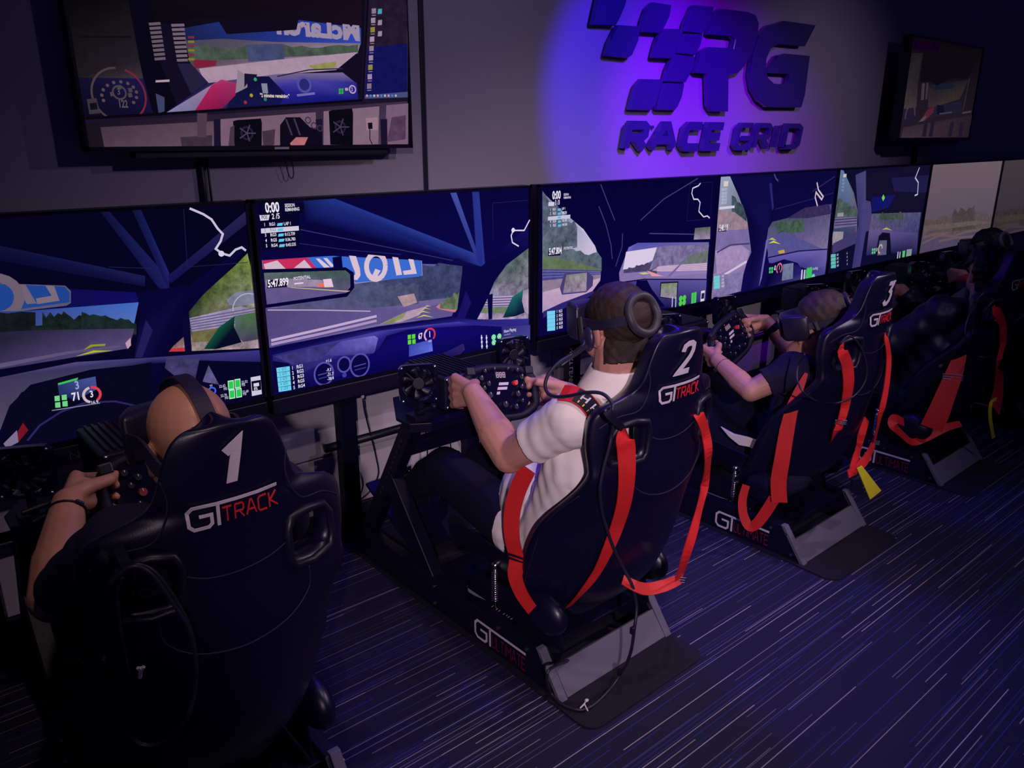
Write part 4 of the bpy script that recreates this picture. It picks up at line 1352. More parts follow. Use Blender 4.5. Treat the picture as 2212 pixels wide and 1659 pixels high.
# ------------------------------------------------------------------ wall sign
YS = 0.165
sg = thing('emblem_sign', 'large wall emblem of checkered flag tiles running into big letters R and G', 'sign', (2.9, YW, 1.95))
q1 = lambda L: [at(1240 + x * .26221, y * .26221, 1, YS) for x, y in L]
tiles = [[(205, 0), (225, -90), (455, -80), (425, 40), (375, 160), (345, 212), (160, 203), (180, 110)],
         [(655, 18), (805, 40), (790, 130), (750, 220), (705, 272), (555, 262), (580, 160), (615, 60)],
         [(990, 40), (1155, 55), (1130, 170), (1085, 250), (1060, 275), (905, 260), (930, 170)],
         [(370, 205), (550, 217), (530, 340), (480, 455), (445, 478), (270, 460), (300, 350)],
         [(735, 235), (908, 238), (880, 350), (830, 460), (800, 483), (655, 475), (690, 340)],
         [(910, 275), (1062, 282), (1045, 370), (1005, 452), (850, 440), (870, 350)],
         [(830, 445), (998, 468), (985, 560), (920, 680), (750, 672), (780, 560)],
         [(560, 650), (740, 655), (700, 780), (660, 880), (635, 908), (465, 905), (490, 800), (520, 700)],
         [(755, 682), (912, 690), (890, 800), (855, 880), (830, 908), (690, 905), (700, 820), (725, 740)]]
for t in tiles:
    b = B()
    b.prism(q1(t), (0, 0.032, 0))
    obj('flag_tile', b, M_sign, sg, bevel=.004)
R_ = [(1115, 283), (1310, 303), (1330, 325), (1315, 397), (1110, 386), (1060, 415), (1005, 600), (1105, 612), (1112, 870), (1140, 918), (1272, 920), (1275, 622), (1350, 600), (1425, 520), (1480, 420), (1515, 290), (1525, 190), (1500, 125), (1440, 98), (1215, 70), (1165, 98), (1135, 190)]
G_ = [(1995, 207), (1905, 382), (1860, 380), (1690, 363), (1625, 400), (1588, 480), (1580, 560), (1600, 640), (1650, 688), (1768, 696), (1780, 612), (1590, 600), (1690, 455), (1740, 440), (1945, 460), (1905, 780), (1875, 885), (1600, 882), (1530, 830), (1480, 740), (1460, 620), (1480, 450), (1530, 290), (1620, 205), (1730, 170)]
for t in (R_, G_):
    b = B()
    b.prism(q1(t), (0, 0.036, 0))
    obj('sign_letter', b, M_sign, sg, bevel=.004)
b = B()
for (x, y) in ((400, 330), (680, 150), (1020, 150), (780, 350), (600, 780), (800, 800), (900, 560), (950, 360), (1200, 750), (1250, 180), (1540, 600), (1850, 600), (1750, 250), (300, 100)):
    p = q1([(x, y)])[0]
    b.cyl(p + V((0, .03, 0)), (p.x, YW, p.z), .012, n=10)
obj('standoff', b, M_plastic, sg, kind='stuff')
sg2 = thing('name_sign', 'raised wall lettering reading RACE GRID below the flag emblem', 'sign', (2.9, YW, 1.6))
# letters: left x, right x (pixels on the text line), cap heights follow the wall
zb, zt = at(1500, 327, 1, YS).z, at(1500, 263, 1, YS).z
for ch, xa, xb in (('R', 1345, 1402), ('A', 1403, 1466), ('C', 1472, 1517), ('E', 1521, 1563), ('G', 1588, 1625), ('R', 1626, 1665), ('I', 1671, 1683), ('D', 1689, 1731)):
    x0, x1 = at(xa, 322, 1, YS).x, at(xb, 322, 1, YS).x
    cw, pls = STROKES[ch]
    h = zt - zb
    sw = 0.044 if xa < 1580 else 0.029
    wtot = (x1 - x0) - 0.10 * h - sw
    kx = max(wtot, .01) / cw
    b = B()
    ly = 0
    for pl in pls:
        pts = [(px * kx, sw / 2 + py * (h - sw)) for px, py in pl]
        for q in stroke_quads(pts, sw):
            b.prism([(x0 + sw / 2 + v.x + 0.22 * (v.y - h * .2), YS - 0.0001 * ly, zb + v.y) for v in q], (0, 0.034, 0))
        ly += 1
    b.cyl((x0 + .04, YS + .03, zb + .03), (x0 + .04, YW, zb + .03), .008, n=8)
    b.cyl((x0 + .06, YS + .03, zt - .03), (x0 + .06, YW, zt - .03), .008, n=8)
    obj('sign_letter', b, M_sign, sg2)

# ------------------------------------------------------------------ cockpits (simulator frames)
RX = [-0.63, 0.565, 1.856, 3.05, 4.27]
RY = [-1.22, -1.257, -1.320, -1.375, -1.40]
rig_who = ['the bald driver', 'the driver in the white polo', 'the driver with watch and visor', 'the driver in the dark jacket', 'the last driver at the right edge']


def logo_quads(word, W, red_h=.205):
    """white GT with a long bar over a red word; returns white quads, red quads (2d, width W)"""
    wq = []
    for pl in ([(1.0, .26), (.06, .26), (.012, .21), (.012, .06), (.06, .012), (.21, .012), (.245, .045), (.245, .15), (.12, .15)], [(.315, .26), (.315, 0)]):
        pts = []
        for i in range(len(pl) - 1):
            for k in range(4):
                pts.append((pl[i][0] + (pl[i + 1][0] - pl[i][0]) * k / 4, pl[i][1] + (pl[i + 1][1] - pl[i][1]) * k / 4))
        pts.append(pl[-1])
        wq += [[v * W for v in q] for q in stroke_quads(pts, .036)]
    rq, w0 = stroke_text(word, .17, .020, gap=.24, sub=2)
    k = .63 / w0
    rq = [[V(((.36 + v.x * k) * W, (.022 + v.y) * W)) for v in q] for q in rq]
    return wq, rq


def build_frame(i):
    X, Y = RX[i], RY[i]
    root = thing('simulator_frame', 'black cockpit frame with grey rear plates, under ' + rig_who[i], 'simulator frame', (X, Y, 0), 'cockpit frames in a row')
    L = lambda x, y, z: (X + x, Y + y, z)
    prof = [(0.0, 0.008), (0.018, 0.008), (1.20, 0.008), (1.24, 0.05), (1.16, 0.13), (0.70, 0.13), (0.125, 0.138), (0.10, 0.138)]
    for sx in (-1, 1):
        b = B()
        b.prism([L(sx * .263, y + .004, z) for y, z in prof], (-sx * .040, 0, 0))
        sp_ = obj('side_panel', b, M_frame, root, bevel=.004)
        # sloping grey end plate
        b = B()
        b.prism([L(sx * .266, 0, .006), L(sx * .266, .1005, .142), L(sx * .266, .118, .142), L(sx * .266, .02, .006)], (-sx * .030, 0, 0))
        obj('end_plate', b, M_grey, root, bevel=.002)
        wq, rq = logo_quads('ULTIMATE', .26)
        for qs, m_, nm in ((wq, M_white, 'white_lettering'), (rq, M_redprint, 'red_lettering')):
            b = B()
            for q in qs:
                b.f([b.v(L(sx * .2635, (.425 - v.x) if sx < 0 else (.165 + v.x), .020 + v.y)) for v in q])
            obj(nm, b, m_, sp_)
        b = B()
        for (y, z) in ((.09, .112), (.16, .112), (.06, .03), (.30, .115), (.66, .10), (.66, .03)):
            b.cyl(L(sx * .262, y, z), L(sx * .268, y, z), .006, n=8)
        obj('bolt', b, M_screw, sp_, kind='stuff')
        # leaning front plate
        b = B()
        b.bar(L(sx * .235, .640, .03), L(sx * .235, .955, .425), .05, .075)
        obj('front_plate', b, M_frame, root, bevel=.004)
        b = B()
        b.bar(L(sx * .235, .800, .675), L(sx * .235, 1.155, .10), .045, .065)
        lg = obj('upright', b, M_frame, root, bevel=.004)
        b = B()
        for k in range(11):
            t = .12 + k * .045
            p = V(L(sx * .2585, .800 + .355 * t, .675 - .575 * t))
            b.cyl(p, p + V((sx * .0015, 0, 0)), .0055, n=8)
        obj('adjustment_hole', b, mat('hole_dark', (.02, .018, .03), .8), lg, kind='stuff')
    # rear grey plate between the sloping ends
    b = B()
    b.prism([L(-.234, .003, .010), L(.234, .003, .010), L(.234, .064, .088), L(-.234, .064, .088)], (0, .012, -.006))
    obj('rear_plate', b, M_grey, root, bevel=.0015)
    b = B()
    b.prism([L(-.225, .12, .118), L(.225, .12, .118), L(.225, .74, .118), L(-.225, .74, .118)], (0, 0, -.012))
    dp = obj('deck_plate', b, M_frame, root, bevel=.002)
    # emblem and line drawing on the deck beside the seat
    b = B()
    b.prism([L(-.215, .52, .119), L(-.190, .56, .119), L(-.150, .50, .119), L(-.125, .53, .119), L(-.105, .45, .119), L(-.135, .39, .119), L(-.165, .45, .119), L(-.190, .41, .119)], (0, 0, .0006))
    obj('emblem', b, mat('emblem_grey', (.30, .27, .34), .5), dp)
    b = B()
    rr = random.Random(3)
    for k in range(9):
        y = .40 - k * .012
        b.ribbon([L(-.215 + rr.random() * .02, y, .120), L(-.17, y + .01 * rr.random(), .120), L(-.13 + rr.random() * .02, y - .01, .120)], (0, 0, 1), .0022, .0006)
    obj('line_print', b, M_white, dp, kind='stuff')
    # spring lever
    b = B()
    pts = [L(-.205 + .011 * math.cos(k * .8), .385 + .011 * math.sin(k * .8), .150 + k * .00105) for k in range(112)]
    b.tube(pts, .0028, 6)
    sp2 = obj('spring', b, M_chrome, root, smooth=True)
    b = B()
    b.cyl(L(-.205, .385, .118), L(-.205, .385, .275), .006, n=10)
    b.sph(L(-.205, .385, .285), .014)
    obj('knob', b, M_chrome, sp2, smooth=True)
    # wheel deck
    b = B()
    b.prism([L(-.265, .775, .690), L(-.20, .735, .690), L(.20, .735, .690), L(.265, .775, .690), L(.265, .86, .690), L(.15, 1.06, .690), L(-.15, 1.06, .690), L(-.265, .86, .690)], (0, 0, -.012))
    b.prism([L(-.265, .775, .690), L(-.20, .735, .690), L(-.20, .737, .655), L(-.265, .777, .655)], (.006, .006, 0))
    b.prism([L(-.20, .735, .690), L(.20, .735, .690), L(.20, .737, .655), L(-.20, .737, .655)], (0, .006, 0))
    b.prism([L(.20, .735, .690), L(.265, .775, .690), L(.265, .777, .655), L(.20, .737, .655)], (-.006, .006, 0))
    obj('wheel_deck', b, M_frame, root, bevel=.002)
    b = B()
    b.bar(L(-.235, .87, .56), L(.235, .87, .56), .05, .05, (0, 0, 1))
    obj('cross_beam', b, M_frame, root, bevel=.004)
    # foot plate and pedals
    b = B()
    b.prism([L(-.21, .86, .13), L(.21, .86, .13), L(.21, 1.20, .30), L(-.21, 1.20, .30)], (0, .006, -.012))
    obj('foot_plate', b, M_frame, root, bevel=.002)
    for k, x in enumerate((-.12, 0, .12)):
        b = B()
        b.bar(L(x, 1.09, .24), L(x, 1.03, .40), .05 if k == 1 else .04, .008)
        pd = obj('pedal', b, M_frame, root, bevel=.002)
        b = B()
        for ix in (-.011, .011):
            for iz in range(4):
                t = .40 + iz * .16
                p = V(L(x + ix, 1.09 - .06 * t - .006, .24 + .16 * t))
                b.cyl(p, p + V((0, -.003, -.001)), .0065, n=8)
        obj('pedal_stud', b, M_chrome, pd, smooth=True, kind='stuff')
    return root


BX = [.07, 0, 0, 0, 0]


def build_base(i):
    X, Y = RX[i] + BX[i], RY[i]
    L = lambda x, y, z: (X + x, Y + y, z)
    root = thing('wheel_base_motor', 'black steering motor with ribbed top, in front of ' + rig_who[i], 'motor', (X, Y + .95, .69), 'wheel motors on the decks')
    b = B()
    b.box(L(0, .925, .757), (.20, .27, .125))
    body = obj('motor_housing', b, M_plastic, root, bevel=.008)
    for k in range(9):
        b = B()
        b.box(L(-.076 + k * .019, .925, .823), (.007, .25, .008))
        obj('cooling_rib', b, M_plastic, body)
    b = B()
    b.cyl(L(0, .79, .775), L(0, .66, .79), .030, .022, 20)
    obj('shaft', b, M_plastic, root, smooth=True)
    b = B()
    b.box(L(-.06, .788, .79), (.02, .002, .006))
    obj('status_light', b, mat('status_led', (.6, .6, .6), .4), root)
    b = B()
    for sx in (-1, 1):
        for z in (.705, .81):
            b.cyl(L(sx * .088, .791, z), L(sx * .088, .786, z), .006, n=10)
    obj('screw', b, M_screw, root, smooth=True, kind='stuff')
    return root


def build_fan(i, sx):
    X, Y = RX[i], RY[i]
    root = thing('cooling_fan', 'black square fan %s of the steering motor before %s' % ('left' if sx < 0 else 'right', rig_who[i]), 'fan', (X + sx * .235, Y + .80, .69), 'desk fans on the wheel decks')
    yaw_ = -.45 if sx < 0 else -.15
    M = Matrix.Translation((X + sx * .235 + (.03 if sx < 0 else 0), Y + .80, .82 + (.025 if sx > 0 else 0))) @ Matrix.Rotation(yaw_, 4, 'Z') @ Matrix.Rotation(-.12, 4, 'X')
    h, t = .068, .030
    b = B(M)
    n = 32
    fr, bk = [], []
    out = []
    for k in range(n):
        a = 2 * math.pi * (k + .5) / n
        cx, cz = math.cos(a), math.sin(a)
        e = (abs(cx) ** 9 + abs(cz) ** 9) ** (-1 / 9)
        out.append((cx * e * h, cz * e * h, cx * h * .90, cz * h * .90, cx * h * .86, cz * h * .86))
    for k in range(n):
        o_, p_ = out[k], out[(k + 1) % n]
        A = [b.v((o_[0], -t / 2, o_[1])), b.v((p_[0], -t / 2, p_[1])), b.v((p_[2], -t / 2, p_[3])), b.v((o_[2], -t / 2, o_[3]))]
        D = [b.v((o_[0], t / 2, o_[1])), b.v((p_[0], t / 2, p_[1])), b.v((p_[4], t / 2, p_[5])), b.v((o_[4], t / 2, o_[5]))]
        b.f(A)
        b.f(D[::-1])
        b.f([A[0], D[0], D[1], A[1]])
        b.f([A[3], A[2], D[2], D[3]])
    obj('fan_housing', b, M_gloss, root)
    b = B(M)
    b.cyl((0, -.008, 0), (0, .012, 0), .021, .021, 20)
    hub = obj('fan_hub', b, M_plastic, root, smooth=False, bevel=.002)
    for k in range(7):
        a = 2 * math.pi * k / 7
        b = B(M)
        L1, L2 = [], []
        for j in range(5):
            r = .019 + .039 * j / 4
            a0 = a + .25 * j / 4
            wd_ = .30
            L1.append((r * math.cos(a0 - wd_), -.006, r * math.sin(a0 - wd_)))
            L2.append((r * math.cos(a0 + wd_), .008, r * math.sin(a0 + wd_)))
        V1, V2 = [b.v(p) for p in L1], [b.v(p) for p in L2]
        for j in range(4):
            b.f([V1[j], V1[j + 1], V2[j + 1], V2[j]])
        obj('fan_blade', b, M_plastic, hub, smooth=True, solid=.0015)
    for k in range(4):
        b = B(M)
        a = math.pi / 4 + k * math.pi / 2
        b.bar((.02 * math.cos(a), .013, .02 * math.sin(a)), (.064 * math.cos(a), .013, .064 * math.sin(a)), .004, .004, (0, 1, 0))
        obj('rear_strut', b, M_plastic, root)
    b = B(M)
    for sx_ in (-1, 1):
        for sz in (-1, 1):
            b.cyl((sx_ * .058, -t / 2, sz * .058), (sx_ * .058, -t / 2 - .003, sz * .058), .005, n=10)
    obj('screw', b, M_screw, root, smooth=True, kind='stuff')
    b = B()
    px, py = X + sx * .235 + (.03 if sx < 0 else 0), Y + .80
    b.box((px, py, .700), (.075, .06, .02))
    b.cyl((px - .03, py - .03, .722), (px + .05, py - .015, .726), .008, n=10)
    b.sph((px + .052, py - .015, .727), .012)
    b.box((px, py, .733), (.02, .03, .07))
    obj('clamp', b, M_plastic, root)
    return root


def build_wheel(i, rot, fan_text=None):
    X, Y = RX[i], RY[i]
    c0 = V((X + BX[i], Y + .592, .795 - (.012, 0, .015, 0, 0)[i]))
    tilt = math.radians(24)
    Xa = V((math.cos(rot), 0, 0)) + V((0, math.sin(tilt), math.cos(tilt))) * math.sin(rot)
    N_ = V((0, -math.cos(tilt), math.sin(tilt)))
    U_ = N_.cross(Xa) * -1
    U_ = Xa.cross(N_) * -1
    if U_.z < 0:
        U_ = -U_
    M = Matrix((Xa.to_4d(), U_.to_4d(), N_.to_4d(), c0.to_4d())).transposed()
    for k in range(3):
        M[3][k] = 0
    M[3][3] = 1
    root = thing('steering_wheel', 'black flat topped steering wheel with buttons, held by ' + rig_who[i], 'steering wheel', tuple(c0), 'racing steering wheels')
    pts = []
    for k in range(40):
        a = 2 * math.pi * k / 40
        x, y = math.cos(a), math.sin(a)
        e = (abs(x) ** 3 + abs(y) ** 3) ** (-1 / 3)
        pts.append((x * e * .150, y * e * .088, -.002 if abs(y) < .6 else -.008))
    b = B(M)
    b.tube(pts, [.0145 + .004 * abs(math.cos(2 * math.pi * k / 40)) ** 3 for k in range(40)], 10, closed=True)
    obj('rim', b, M_rubber, root, smooth=True)
    b = B(M)
    b.prism([(-.130, .035, .004), (-.11, .088, .004), (.11, .088, .004), (.130, .035, .004), (.120, -.035, .004), (.080, -.080, .004), (-.080, -.080, .004), (-.120, -.035, .004)], (0, 0, -.020))
    fp = obj('face_plate', b, M_gloss, root, bevel=.003)
    b = B(M)
    b.cyl((0, 0, -.015), (0, 0, -.06), .035, .04, 20)
    obj('hub', b, M_plastic, root, smooth=False)
    b = B(M)
    b.box((0, .060, .006), (.046, .024, .003))
    dsp = obj('digit_display', b, mat('display_dark', (.02, .016, .03), .3), root)
    b = B(M)
    seg = [[(0, 1), (.6, 1)], [(0, .5), (.6, .5)], [(0, 0), (.6, 0)], [(0, 0), (0, 1)], [(.6, 0), (.6, 1)]]
    for d in range(3):
        for pl in seg:
            for q in stroke_quads([(-.018 + d * .014 + px * .014, .052 + py * .016) for px, py in pl], .0022):
                b.f([b.v((v.x, v.y, .0082)) for v in q])
    obj('digits', b, mat('digit_white', (.7, .62, .6), .5), dsp)
    if fan_text:
        qs, w0 = stroke_text(fan_text, .014, .0032)
        b = B(M)
        for q in qs:
            b.f([b.v((-.012 + v.x, .012 + v.y, .0050)) for v in q])
        obj('lettering', b, M_white, fp)
    else:
        b = B(M)
        for k, (x0, x1, y0) in enumerate(((-.012, .030, .024), (-.020, .022, .008), (-.026, -.012, -.008))):
            b.f([b.v((x0, y0, .0050)), b.v((x1, y0, .0050)), b.v((x1 + .004, y0 + .010, .0050)), b.v((x0 + .004, y0 + .010, .0050))])
        obj('stripe_emblem', b, M_white, fp)
    rr = random.Random(11 + i)
    bts = [(-.088, .050, .010), (-.07, .074, .007), (.07, .074, .007), (.088, .050, .010), (.06, .030, .010), (-.06, .030, .010), (.082, .015, .009), (-.082, .015, .009),
           (.06, -.010, .012), (-.06, -.010, .012), (0, -.045, .013), (.045, -.055, .011), (-.045, -.055, .011), (.075, -.035, .007), (-.075, -.035, .007), (-.03, .080, .005), (.03, .080, .005)]
    for k, (x, y, r) in enumerate(bts):
        b = B(M)
        b.cyl((x, y, .003), (x, y, .014 + .006 * rr.random()), r, r * .85, 12)
        m_ = M_plastic
        if k == 4:
            m_ = mat('red_button', (.75, .05, .04), .4)
        if k in (8, 9) and i == 0:
            m_ = mat('dull_red_button', (.25, .03, .04), .4)
        bt = obj('button', b, m_, root, smooth=False)
        b = B(M)
        b.box((x, y + r * .5, .0205), (.0022, r * .6, .001))
        obj('pointer_mark', b, M_white, bt)
    for sx in (-1, 1):
        b = B(M)
        b.prism([(sx * .05, .03, -.03), (sx * .125, .05, -.03), (sx * .125, .0, -.03), (sx * .05, -.01, -.03)], (0, 0, -.003))
        obj('shift_paddle', b, M_plastic, root)
        b = B(M)
        b.box((sx * .126, .074, .006), (.036, .030, .022))
        obj('thumb_pod', b, M_plastic, root, bevel=.005)
    return root, M


frame0 = build_frame(0)
base0 = build_base(0)
fans0 = [build_fan(0, -1), build_fan(0, 1)]
for i in range(1, 5):
    dl = (RX[i] - RX[0], RY[i] - RY[0], 0)
    dup(frame0, dl, 'black cockpit frame with grey rear plates, under ' + rig_who[i])
    dup(base0, (dl[0] - BX[0], dl[1], 0), 'black steering motor with ribbed top, in front of ' + rig_who[i])
    dup(fans0[0], dl, 'black square fan left of the steering motor before ' + rig_who[i])
    dup(fans0[1], dl, 'black square fan right of the steering motor before ' + rig_who[i])
WROT = [0.05, -0.17, 0.30, 0.1, 0.0]
WH = []
for i in range(5):
    WH.append(build_wheel(i, WROT[i], 'FANA' if i == 0 else None))

# floor mats
for i in range(5):
    X, Y = RX[i], RY[i]
    b = B()
    pts = []
    for (cx, cy, a0) in ((X + .225, 0.0, 0), (X - .225, 0.0, 90), (X - .235, Y - .095, 180), (X + .215, Y - .095, 270)):
        for k in range(5):
            a = math.radians(a0 + k * 22.5)
            pts.append((cx + .05 * math.cos(a), cy + .05 * math.sin(a), .001))
    b.prism(pts, (0, 0, .006))
    obj('floor_mat', b, M_mat, label='black rubber mat with rounded corners under ' + rig_who[i], cat='floor mat', group='rubber mats under the cockpits')

# ------------------------------------------------------------------ seats
SY = [-1.315, -1.42, -1.37, -1.46, -1.42]
ZT = [.20, .235, .28, .35, .43, .51, .59, .66, .72, .77, .805, .832, .875, .912, .935, .952, .97, .985, 1.0, 1.025, 1.065, 1.10, 1.13, 1.15, 1.163]
Wz = ([.18, .22, .28, .35, .45, .55, .65, .75, .82, .88, .93, .955, .975, .988, 1.0, 1.02, 1.06, 1.11, 1.135, 1.15, 1.163], [.16, .225, .262, .285, .305, .308, .286, .264, .260, .272, .268, .254, .234, .195, .152, .138, .126, .112, .100, .086, .056])
Yz = ([.18, .2, .25, .35, .5, .7, .85, 1.0, 1.163], [.34, .27, .19, .11, .05, .015, .012, .0, -.014])
Dz = ([.2, .3, .4, .5, .6, .68, .76, .84, .93, .98, 1.0, 1.02, 1.163], [.20, .22, .235, .24, .21, .13, .06, .075, .085, .07, .05, .03, .025])
Tz = ([.2, .9, .97, 1.01, 1.163], [.05, .06, .07, .085, .085])
UT = [-1, -.93, -.80, -.63, -.46, -.31, -.15, 0, .15, .31, .46, .63, .80, .93, 1]
ip = lambda z, T: float(np.interp(z, T[0], T[1]))


def ssurf(x, z):
    w = ip(z, Wz)
    u = min(1, abs(x) / w)
    return V((x, ip(z, Yz) + ip(z, Dz) * u ** 2.4, z))


def onseat(i, px, py, off=.012):
    """where the sight line through a photo point meets the rear surface of seat i"""
    y = SY[i]
    for _ in range(8):
        p = at(px, py, 1, y)
        y = SY[i] + ssurf(p.x - RX[i], p.z).y - off
    return at(px, py, 1, y)


def build_seat():
    i = 0
    X, Y = RX[0], SY[0]
    root = thing('racing_seat', '', 'racing seat', (X, Y, 0), 'black bucket seats in a row')
    off = V((X, Y, 0))
    b = B(Matrix.Translation(off))
    nz, nu = len(ZT), len(UT)
    P = {}
    for j, z in enumerate(ZT):
        w = ip(z, Wz)
        for k, u in enumerate(UT):
            zz = z - (.016 * abs(u) if .80 < z < .92 else 0)
            P[j, k] = V((u * w, ip(z, Yz) + ip(z, Dz) * abs(u) ** 2.4, zz))
    F, Q = {}, {}
    for j in range(nz):
        for k in range(nu):
            du = P[j, min(k + 1, nu - 1)] - P[j, max(k - 1, 0)]
            dz = P[min(j + 1, nz - 1), k] - P[max(j - 1, 0), k]
            n = dz.cross(du).normalized()
            if n.y < 0:
                n = -n
            n.z *= .4
            n.normalize()
            t = ip(ZT[j], Tz) * (1 - .25 * abs(UT[k]) ** 4)
            F[j, k] = b.v(P[j, k])
            Q[j, k] = b.v(P[j, k] + n * t)
    cells = set()
    for j in range(nz - 1):
        for k in range(nu - 1):
            um = abs(UT[k] + UT[k + 1]) / 2
            zm = (ZT[j] + ZT[j + 1]) / 2
            if .46 < um < .80 and .83 < zm < .914:
                continue
            cells.add((j, k))
    for (j, k) in cells:
        b.f([F[j, k], F[j, k + 1], F[j + 1, k + 1], F[j + 1, k]])
        b.f([Q[j, k], Q[j + 1, k], Q[j + 1, k + 1], Q[j, k + 1]])
        for (dj, dk, e0, e1) in ((-1, 0, (j, k), (j, k + 1)), (1, 0, (j + 1, k + 1), (j + 1, k)), (0, -1, (j + 1, k), (j, k)), (0, 1, (j, k + 1), (j + 1, k + 1))):
            if (j + dj, k + dk) not in cells:
                b.f([F[e0], Q[e0], Q[e1], F[e1]])
    shell = obj('seat_shell', b, M_leather, root, smooth=True, subsurf=2)
    S = lambda x, z, o=.004: off + ssurf(x, z) + V((0, -o, 0))
    # slot bezels
    for sx in (-1, 1):
        ring = [(.114, .930), (.150, .935), (.196, .926), (.216, .895), (.222, .845), (.212, .818), (.160, .812), (.118, .818), (.106, .838), (.104, .905)]
        b = B()
        c_ = [S(sx * x, z - .006, .0015) for x, z in ring]
        b.tube([p for p in c_], .0090, 8, closed=True)
        obj('slot_bezel', b, M_plastic, root, smooth=True)
    # seams
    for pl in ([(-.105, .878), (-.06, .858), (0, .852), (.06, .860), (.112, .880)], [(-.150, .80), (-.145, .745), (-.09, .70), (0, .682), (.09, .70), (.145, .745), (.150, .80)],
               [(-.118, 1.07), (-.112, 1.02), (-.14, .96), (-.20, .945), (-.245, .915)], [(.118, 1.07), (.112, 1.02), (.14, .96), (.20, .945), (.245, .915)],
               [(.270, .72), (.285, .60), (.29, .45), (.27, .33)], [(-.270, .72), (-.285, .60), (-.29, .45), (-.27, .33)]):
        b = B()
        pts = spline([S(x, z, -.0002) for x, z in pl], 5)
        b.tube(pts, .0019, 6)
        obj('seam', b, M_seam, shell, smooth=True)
    # cushion
    b = B(Matrix.Translation(off))
    ys = [.25, .29, .35, .46, .58, .68, .75, .79]
    ztab = ([.16, .3, .5, .7, .79], [.255, .25, .275, .315, .285])
    us = [-1, -.9, -.7, -.45, -.2, 0, .2, .45, .7, .9, 1]
    T_, D_ = {}, {}
    for j, y in enumerate(ys):
        for k, u in enumerate(us):
            zc = ip(y, ztab) + ip(y, ([.16, .5, .75, .79], [.15, .14, .10, .04])) * abs(u) ** 3
            w = ip(y, ([.25, .34, .75, .79], [.21, .265, .255, .23]))
            T_[j, k] = b.v((u * w, y, zc))
            D_[j, k] = b.v((u * w * (1.02 - .22 * abs(u)), y, max(.180, zc - .080 - .035 * abs(u) ** 2)))
    for j in range(len(ys) - 1):
        for k in range(len(us) - 1):
            b.f([T_[j, k], T_[j, k + 1], T_[j + 1, k + 1], T_[j + 1, k]])
            b.f([D_[j, k], D_[j + 1, k], D_[j + 1, k + 1], D_[j, k + 1]])
    for k in range(len(us) - 1):
        b.f([T_[0, k], D_[0, k], D_[0, k + 1], T_[0, k + 1]])
        j = len(ys) - 1
        b.f([T_[j, k + 1], D_[j, k + 1], D_[j, k], T_[j, k]])
    for j in range(len(ys) - 1):
        b.f([T_[j + 1, 0], D_[j + 1, 0], D_[j, 0], T_[j, 0]])
        k = len(us) - 1
        b.f([T_[j, k], D_[j, k], D_[j + 1, k], T_[j + 1, k]])
    obj('seat_cushion', b, M_leather, root, smooth=True, subsurf=2)
    for sx in (-1, 1):
        b = B()
        b.sph(off + V((sx * .238, .270, .262)), (.042, .090, .070), nu=18, nv=12)
        obj('hip_bolster', b, M_leather, root, smooth=True)
        b = B()
        b.prism([off + V(p) for p in ((sx * .20, .22, .128), (sx * .20, .70, .128), (sx * .20, .66, .22), (sx * .20, .25, .24))], (sx * .006, 0, 0))
        obj('seat_bracket', b, M_frame, root)
    # embroidery
    wq, rq = logo_quads('TRACK', .172)
    for qs, m_, nm in ((wq, M_silver, 'white_lettering'), (rq, M_red, 'red_lettering')):
        b = B()
        for q in qs:
            b.f([b.v(S(v.x - .086, .966 + v.y, .0052)) for v in q])
        obj(nm, b, m_, shell, solid=.0018)
    return root, shell


seat0, shell0 = build_seat()
seat_lab = ['black racing seat embroidered with number 1, nearest the camera', 'black racing seat embroidered with number 2, holding the person in white polo',
            'black racing seat embroidered with number 3, right of seat 2', 'black racing seat in deep shade, holding the person in dark jacket', 'black racing seat beyond the right edge, the farthest of the row']
seat0['label'] = seat_lab[0]
SEATS = [seat0]
for i in range(1, 5):
    SEATS.append(dup(seat0, (RX[i] - RX[0], SY[i] - SY[0], 0), seat_lab[i]))
DIG = {'1': [[(.10, .78), (.34, 1.0), (.34, 0)]],
       '2': [[(.02, .74), (.06, .93), (.2, 1.0), (.38, 1.0), (.52, .92), (.54, .72), (.46, .52), (.04, .06), (.0, .0), (.56, .0)]],
       '3': [[(.02, 1.0), (.52, 1.0), (.30, .62), (.46, .54), (.52, .36), (.46, .12), (.32, .0), (.14, .0), (.0, .14)]]}
for i, ch in enumerate('123'):
    st = SEATS[i]
    sh = [c for c in st.children if c.name.startswith('seat_shell')][0]
    off = V((RX[i], SY[i], 0))
    b = B()
    H = .077
    for pl in DIG[ch]:
        pts = []
        for k in range(len(pl) - 1):
            for t in range(3):
                pts.append((pl[k][0] + (pl[k + 1][0] - pl[k][0]) * t / 3, pl[k][1] + (pl[k + 1][1] - pl[k][1]) * t / 3))
        pts.append(pl[-1])
        for q in stroke_quads(pts,   .24 if ch == '1' else .19):
            b.f([b.v(off + ssurf((v.x - .37 + .18 * v.y) * H * 1.08, 1.046 + v.y * H) + V((0, -.0052, 0))) for v in q])
    obj('number_' + {'1': 'one', '2': 'two', '3': 'three'}[ch], b, M_silver, sh, solid=.0018)

# ------------------------------------------------------------------ people
def frame_of(d, upv=(0, 0, 1)):
    d = V(d).normalized()
    a = d.cross(V(upv)).normalized()
    return a, d, a.cross(d)


def head_matrix(c, yaw_=0.0, pitch_=0.0, roll_=0.0, s=1.0):
    """local axes: x right, y forward, z up"""
    return Matrix.Translation(c) @ Matrix.Rotation(yaw_, 4, 'Z') @ Matrix.Rotation(pitch_, 4, 'X') @ Matrix.Rotation(roll_, 4, 'Y') @ Matrix.Scale(s, 4)


